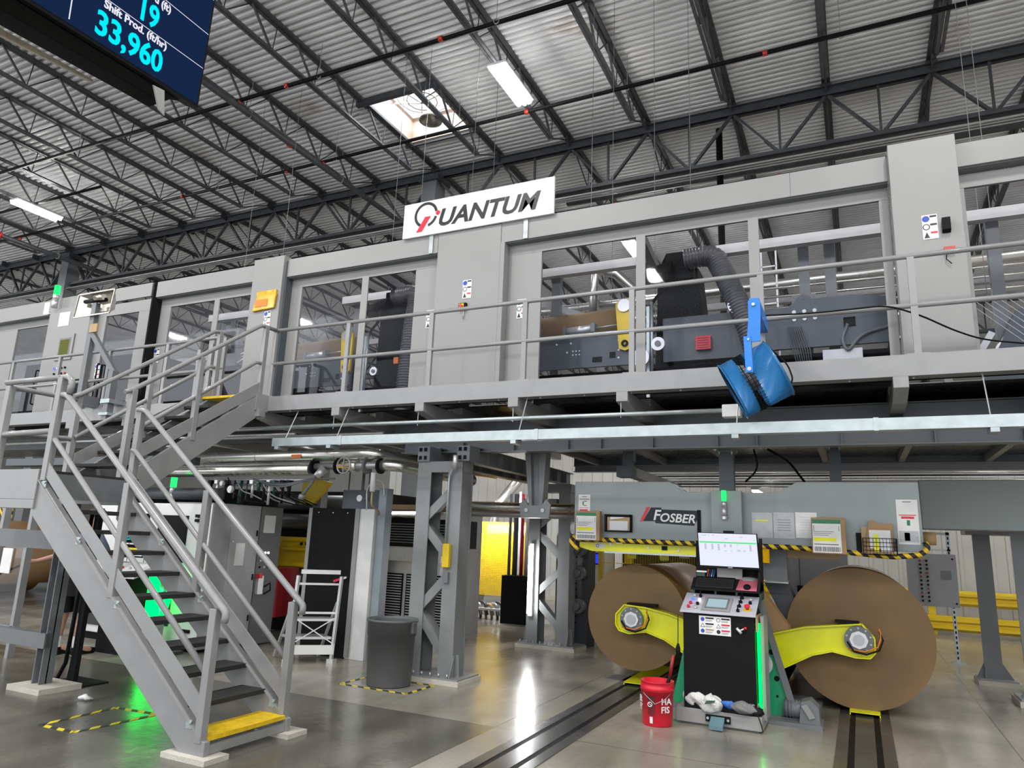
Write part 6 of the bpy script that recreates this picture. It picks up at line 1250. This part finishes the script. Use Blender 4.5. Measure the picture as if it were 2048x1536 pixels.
# ================================================================ PRODUCTION DISPLAY
U_ = V((-.2718, .9359, .2241)).normalized(); W_ = V((.2353, -.1612, .9585)).normalized(); N_ = U_.cross(W_).normalized(); C0 = V((-2.357, 1.767, 3.298))
def tv(u, v, d=0): return C0+U_*u+W_*v+N_*d
r = thing('production_display', 'large hanging screen reading 33,960 under Shift Prod. at the top left', 'screen', tv(-.6, .4, -.1))
def tb(u0, v0, u1, v1, d0, d1, nm, mm, p): return MB().prism([tv(u0, v0, d0), tv(u1, v0, d0), tv(u1, v1, d0), tv(u0, v1, d0)], N_*(d1-d0)).build(nm, mm, p)
hs = tb(-1.75, -.012, .012, .90, -.05, 0, 'screen_housing', 'black', r)
MB().prism([tv(-1.75, -.015, -.03), tv(-.06, -.015, -.03), tv(-.17, -.045, -.06), tv(-1.75, -.06, -.06)], N_*-.03).build('lower_bezel', 'black', r)
MB().prism([tv(-1.75, -.0, -.05), tv(-.06, -.0, -.05), tv(-.17, -.085, -.075), tv(-1.75, -.10, -.075)], N_*-.06+W_*.05).build('rear_box', 'black_matte', r)
sc = tb(-1.73, 0, 0, .88, 0, .002, 'screen', 'screen_navy', r)
tb(-.675, .146, -.0, .148, .002, .003, 'rule_line', 'screen_text', sc); tb(-.675, .284, 0, .286, .002, .003, 'rule_line', 'screen_text', sc); tb(-.678, .012, -.674, .86, .002, .003, 'cell_line', 'screen_text', sc)
for v_ in (.424, .562, .70): tb(-1.6, v_, 0, v_+.002, .002, .003, 'rule_line', 'screen_text', sc)
text('33,960', 'digits', 'screen_cyan', sc, tv(-.575, .025, .003), U_, W_, .108, .022, width=1.16)
text('Shift Prod. (ft/hr)', 'label_text', 'screen_text', sc, tv(-.548, .118, .003), U_, W_, .036, .018, width=1.3)
text('19', 'digits', 'screen_cyan', sc, tv(-.40, .163, .003), U_, W_, .108, .022, width=1.05)
text('d (ft)', 'label_text', 'screen_text', sc, tv(-.325, .252, .003), U_, W_, .038, .018, width=1.2)
text('9', 'digits', 'screen_cyan', sc, tv(-.80, .025, .003), U_, W_, .108, .022)
MB().prism([tv(-.253, -.026, -.004), tv(-.191, -.022, -.004), tv(-.169, -.111, -.004), tv(-.205, -.100, -.004)], N_*-.006).build('bracket_plate', 'alum', r)
MB().prism([tv(-1.75, -.08, -.13), tv(-.4, -.08, -.13), tv(-.4, -.09, -.13), tv(-1.75, -.125, -.13)], N_*-.02).build('back_strip', 'concrete_pad', r)
for u in (-1.4, -.5): MB().bar(tv(u, .85, -.08), V((tv(u, .85, -.08).x, tv(u, .85, -.08).y, 10.4)), .04, .04).build('hanger_pole', 'roof_steel', r)
# ================================================================ BACKGROUND UNDER THE DECK
def guardrail(z, lab):
    r = thing('guard_rail', lab, 'guard rail', (3, 17.9, z-.2), 'yellow wall guard rails')
    m = MB(); x0, x1 = -2.2, 6; prof = [(0, -.155), (-.04, -.13), (-.085, -.10), (-.085, -.05), (-.02, -.02), (-.02, .02), (-.085, .05), (-.085, .10), (-.04, .13), (0, .155)]
    for (a, b), (c, d) in zip(prof, prof[1:]): m.add([(x0, 18+a, z+b), (x1, 18+a, z+b), (x1, 18+c, z+d), (x0, 18+c, z+d)], [(0, 1, 2, 3)]).add([(x0, 18.01+a, z+b), (x1, 18.01+a, z+b), (x1, 18.01+c, z+d), (x0, 18.01+c, z+d)], [(3, 2, 1, 0)])
    m.build('rail', 'yellow', r); return r
guardrail(.75, 'upper yellow corrugated guard rail along the white wall'); g2 = guardrail(.23, 'lower yellow corrugated guard rail along the white wall')
for x in (-2, -.2, 1.3, 2.9, 4.6): MB().box(x-.07, 18.02, 0, x+.07, 18.16, .95).build('rail_post', 'yellow', g2)
r = thing('push_button_panel', 'grey switch panel with two columns of buttons on slotted struts, right of the big roll', 'control panel', (1, 13.4, 0))
MB().box(.66, 13.3, .83, 1.34, 13.5, 1.63).build('panel_box', 'cab_grey', r)
for i in range(11):
    for j in range(2): q_ = MB().box(.845+.09*j-.03, 13.295, 1.52-.061*i-.022, .845+.09*j+.03, 13.3, 1.52-.061*i+.022).build('button_plate', 'panel' if i < 7 - 2*j else 'cab_grey', r); MB().disc((.845+.09*j, 13.295, 1.52-.061*i), (0,-1,0), .017, .014, 10).build('push_button', 'black' if (i+j) % 4 else 'dark_red', r)
MB().box(1.12, 13.295, 1.25, 1.26, 13.3, 1.38).build('window_plate', 'steel_grey', r)
for x, z in ((1.29, 1.56), (1.30, .89)): MB().disc((x, 13.3, z), (0,-1,0), .015, .01, 8).build('latch', 'black', r)
MB().box(1.24, 13.42, 0, 1.29, 13.47, 1.98).build('strut', 'galv', r); MB().box(.90, 13.42, 1.93, 1.29, 13.47, 1.97).build('strut', 'galv', r); MB().box(.90, 13.42, 1.68, 1.29, 13.47, 1.71).build('strut', 'galv', r); MB().box(1.18, 13.36, 0, 1.36, 13.53, .01).build('foot', 'galv', r); MB().box(.70, 13.42, .0, .75, 13.47, .83).build('strut', 'galv', r)
m = MB()
for k in range(26): m.box(1.255, 13.415, .06+.075*k, 1.275, 13.42, .10+.075*k)
m.build('strut_slots', 'black', r, kind='stuff')
t = thing('core_shaft', 'long shaft behind the beam with brown and pale core ends sticking out', 'shaft', (-1.3, 9.0, 1.78)); MB().cyl((-3.3, 9, 1.78), (.7, 9, 1.78), .03, 12).build('shaft', 'steel_pipe', t); MB().box(-.95, 8.8, 1.6, -.75, 9.1, 2.2).build('bearing_block', 'steel_grey', t); MB().cyl((.62, 9.0, 1.78), (.74, 9.0, 1.78), .07, 20).build('brown_core', 'wood', t)
MB().cyl((-3.42, 9.0, 1.78), (-3.3, 9.0, 1.78), .08, 20).build('core_body', 'paper', t); MB().cyl((-3.3, 9.0, 1.78), (-3.22, 9.0, 1.78), .082, 20).build('brown_band', 'wood', t)
r = thing('mesh_guard', 'yellow wire mesh guard with warning plates behind the smaller roll', 'guard', (-3.2, 12, 0))
m = MB()
for k in range(62): m.cyl((-4.0+.028*k*1.0, 12, .3), (-4.0+.028*k, 12, 1.52), .0035, 4)
for k in range(6): m.cyl((-4.0, 12, .35+.23*k), (-2.27, 12, .35+.23*k), .005, 4)
m.build('wire_mesh', 'yellow', r, kind='stuff')
for x in (-4.03, -2.25): MB().box(x-.03, 11.97, 0, x+.03, 12.03, 1.56).build('post', 'yellow', r)
for x in (-3.55, -3.0): q_ = MB().box(x, 11.98, 1.36, x+.15, 11.99, 1.56).build('warning_plate', 'yellow_lime', r); MB().prism([(x+.03, 11.978, 1.42), (x+.12, 11.978, 1.42), (x+.075, 11.978, 1.50)], (0, -.001, 0)).build('warning_triangle', 'wood', q_)
rn = random.Random(31)
t = thing('distant_machine', 'jumble of machine parts and bright gaps behind the yellow mesh guard', 'machine', (-3.1, 13, 0)); MB().box(-3.95, 13, 0, -2.2, 14, 1.75).build('body', 'black_matte', t)
for k in range(16): x = -3.9+rn.uniform(0, 1.6); z = .3+rn.uniform(0, 1.3); MB().box(x, 12.8, z, x+rn.uniform(.04, .15), 12.95, z+rn.uniform(.05, .3)).build('machine_part', rn.choice(['panel', 'yellow', 'black', 'dark_steel', 'white', 'wood']), t)
r = thing('white_control_cabinet', 'white control cabinet with a small screen between column and mesh guard', 'cabinet', (-4.25, 12.5, 0)); MB().box(-4.75, 12.3, 0, -4.06, 12.9, 1.85).build('cabinet_body', 'white', r); MB().box(-4.37, 12.29, 1.22, -4.12, 12.3, 1.42).build('screen_bezel', 'black', r); MB().box(-4.35, 12.285, 1.24, -4.14, 12.29, 1.40).build('screen', 'screen_blue', r); MB().disc((-4.6, 12.29, 1.66), (0,-1,0), .03, .01, 12).build('green_lamp', 'green_glow', r); MB().box(-4.75, 12.295, .82, -4.06, 12.30, .83).build('door_gap', 'steel_grey', r)
r = thing('gear_housing', 'dark grey slotted gear housing with round hubs beside the rear column', 'machine', (-3.95, 11, 0)); MB().box(-4.16, 11.0, .0, -3.90, 11.35, 1.75).build('housing', 'dark_steel', r)
for z in (1.48, 1.12, .62): MB().cyl((-4.02, 10.85, z), (-4.02, 11, z), .11, 18).cyl((-4.02, 10.75, z), (-4.02, 10.85, z), .06, 14).build('hub', 'steel_grey', r)
m = MB()
for k in range(12): m.box(-4.13, 10.995, .35+.1*k, -4.08, 11.0, .37+.1*k)
m.build('slots', 'black', r, kind='stuff')
# yellow perforated guard with pipes
r = thing('perforated_guard', 'tall yellow perforated guard panel glowing between the columns', 'guard', (-6.95, 14, .4)); MB().box(-7.45, 14, .42, -6.5, 14.01, 1.95).build('panel', 'perforated_yellow', r); MB().box(-6.53, 13.98, .0, -6.48, 14.03, 2.6).build('edge_post', 'alum', r)
MB().box(-6.42, 14.05, .42, -6.05, 14.06, 1.95).build('panel', 'perforated_yellow', r); MB().box(-7.45, 14.3, .45, -6.5, 14.32, 1.9).build('bright_backing', 'white', r)
area('guard_inspection_light', (-7.0, 14.0-.5, 2.35), (.8, .1), 110, rot=(math.radians(50), 0, 0)); area('guard_back_light', (-7.1, 14.6, 1.0), (.6, 1.2), 12, rot=(-math.pi/2, 0, 0))
for k, (x, rr, mm) in enumerate(((-6.35, .03, 'steel_grey'), (-6.22, .05, 'dark_steel'), (-6.08, .035, 'red'), (-5.95, .06, 'alum'), (-5.80, .035, 'red'), (-5.68, .05, 'alum'))): MB().cyl((x, 13.2, .3), (x, 13.2, 2.5), rr, 10).build('riser_pipe', mm, label=('slim grey riser pipe right of the yellow guard', 'dark riser pipe with clamps beside the yellow guard', 'left red riser pipe beyond the rear column', 'pale riser pipe between the two red ones', 'right red riser pipe beyond the rear column', 'pale riser pipe nearest the rear column')[k], cat='pipe')
r = thing('floor_valves', 'cluster of rusty pipes and valves on the floor below the yellow guard', 'pipework', (-6.9, 13.5, 0)); 
for k in range(10): x = -7.4+.13*k; MB().tube(fil([(x, 13.6, .0), (x, 13.5, .25+.05*(k % 3)), (x+.2, 13.4, .3), (x+.25, 13.4, .08)], .08), .03, 8).build('pipe', ('wood', 'steel_pipe', 'dark_steel')[k % 3], r)
MB().box(-7.5, 13.3, .18, -6.5, 13.5, .22).build('white_beam', 'white', r); MB().box(-6.4, 13.0, 0, -5.7, 13.5, .9).build('pump_body', 'black_matte', r)
# curved grey panel, louvred machine
t = thing('curved_cover', 'tall curved pale grey cover panel to the right of the front lattice column', 'machine cover', (-6.1, 11.1, 0)); m = MB(); n = 10
vs = []
for i in range(n+1): a = math.radians(-8+16*i/n); vs += [(-6.02+.25*math.cos(a)-.25, 10.75+.62*i/n, .0), (-6.02+.25*math.cos(a)-.25, 10.75+.62*i/n, 2.02)]
m.add(vs, [(2*i, 2*i+2, 2*i+3, 2*i+1) for i in range(n)]); m.box(-6.9, 10.78, .0, -6.05, 11.35, 2.0); m.build('cover', 'panel', t)
r = thing('louvred_machine', 'pale machine with louvred dark grilles between black cabinet and column', 'machine', (-6.4, 9.8, 0))
MB().box(-6.92, 9.8, .0, -5.9, 10.6, 1.20).build('lower_body', 'alum', r); MB().box(-6.92, 9.6, 1.42, -5.6, 10.4, 1.85).build('upper_dark_box', 'black', r); MB().box(-6.92, 9.65, 1.20, -5.8, 10.4, 1.42).build('white_band', 'white', r)
for k in range(8): MB().box(-6.8, 9.592, 1.48+.04*k, -5.7, 9.6, 1.495+.04*k).build('louvre', 'steel_grey', r)
for x0 in (-6.88, -6.5, -6.12):
    q_ = MB().box(x0, 9.79, .25, x0+.32, 9.8, 1.0).build('grille_door', 'black', r)
    m = MB()
    for k in range(18): m.box(x0+.02, 9.78, .28+.04*k, x0+.30, 9.79, .296+.04*k)
    m.build('grille_slats', 'alum', q_)
MB().box(-6.92, 9.4, 1.99, -5.65, 10.3, 2.06).build('timber_board', 'wood', r); MB().cyl((-6.9, 9.35, 1.90), (-5.65, 9.35, 1.92), .05, 12).build('chrome_roller', 'lagging', r)
area('louvre_light', (-6.4, 9.3, 1.95), (1.0, .05), 14, rot=(math.radians(20), 0, 0))
for k, (y, z) in enumerate(((9.1, 2.05), (9.5, 1.96), (9.9, 2.05))): t = thing('web_roller', ('first long shiny roller carrying paper across behind the lattice columns', 'second long roller under the paper web behind the columns', 'third roller farther back under the paper web')[k], 'roller', (-4.5, y, z)); MB().cyl((-5.6, y, z), (-3.1, y+.4, z), .05, 12).build('roller_tube', ('lagging', 'steel_pipe', 'lagging')[k], t)
t = thing('paper_web', 'brown paper web running across behind the lattice columns', 'paper', (-4.3, 9.5, 2.1)); MB().prism([(-5.6, 9.1, 2.115), (-3.1, 9.5, 2.115), (-3.1, 10.3, 2.13), (-5.6, 9.9, 2.13)], (0, 0, -.012)).build('web', 'kraft', t)
t = thing('grey_far_cabinet', 'pale grey cabinet under the beam behind the biggest roll', 'cabinet', (-.6, 12.4, 0)); MB().box(-1.02, 12.1, 0, -.18, 12.8, 1.7).build('cabinet_body', 'cab_grey', t); MB().box(-.86, 12.09, .2, -.855, 12.1, 1.6).build('door_gap', 'black', t); MB().box(-.9, 12.07, .98, -.82, 12.1, 1.08).build('latch', 'black', t)
for k, (x, y, z, zt, lab) in enumerate(((-1.35, 11.6, 2.42, 2.5, 'tube light glowing under the deck behind the centre post'), (-7.2, 10.3, 2.78, 3.2, 'tube light under the deck near the rear column'), (2.2, 11.6, 2.42, 2.5, 'tube light under the deck above the right portal'))):
    t = thing('tube_light', lab, 'lamp', (x, y, z)); MB().box(x-.05, y-.55, z+.03, x+.05, y+.55, z+.07).build('housing', 'white', t); MB().box(x-.04, y-.53, z, x+.04, y+.53, z+.03).build('tube', 'tube_glow', t)
    MB().cyl((x, y-.35, z+.07), (x, y-.35, zt), .006, 5).cyl((x, y+.1, z+.07), (x, y+.1, zt), .006, 5).build('hanger', 'galv', t)
rn = random.Random(77)
t = thing('under_deck_pipework', 'runs of thin pipes and cables just below the deck above the rolls', 'pipework', (-.5, 11.3, 2.7))
for k in range(7): z = 2.5+.05*k; MB().cyl((-3.2, 11.2+.1*k, z), (3.2, 11.25+.1*k, z+.02), .012+.004*(k % 3), 6).build('pipe', ('steel_pipe', 'dark_steel', 'alum')[k % 3], t)
MB().tube(fil([(-1.05, 8.6, 2.75), (-1.0, 8.62, 2.5), (-1.15, 8.6, 2.35)], .1), .012, 6).tube(fil([(-.95, 9.2, 2.8), (-.75, 9.6, 2.7), (-.55, 9.7, 2.4)], .1), .015, 6).build('cable_drop', 'black', t)
t = thing('lagged_duct', 'slanting shiny duct seen beyond the right leg of the front lattice column', 'duct', (-6.2, 15, 2.2)); MB().tube([(-8.0, 15, 0), (-7.6, 15, 2.3), (-7.0, 15, 3.0)], .12, 14).tube([(-6.6, 14.8, 2.3), (-5.4, 14.8, 2.35)], .06, 12).build('duct', 'lagging', t)
r = thing('clamp_rack', 'row of three black pipe clamps on a grey bar under the deck behind the columns', 'rack', (-6.2, 14.4, 2.3))
MB().box(-6.75, 14.3, 2.30, -5.7, 14.5, 2.36).build('bar', 'steel_grey', r); MB().box(-5.8, 14.35, 0, -5.7, 14.45, 2.3).build('post', 'steel_grey', r)
for k in range(3): MB().box(-6.6+.3*k, 14.3, 2.36, -6.4+.3*k, 14.5, 2.48).build('pipe_clamp', 'black', r)
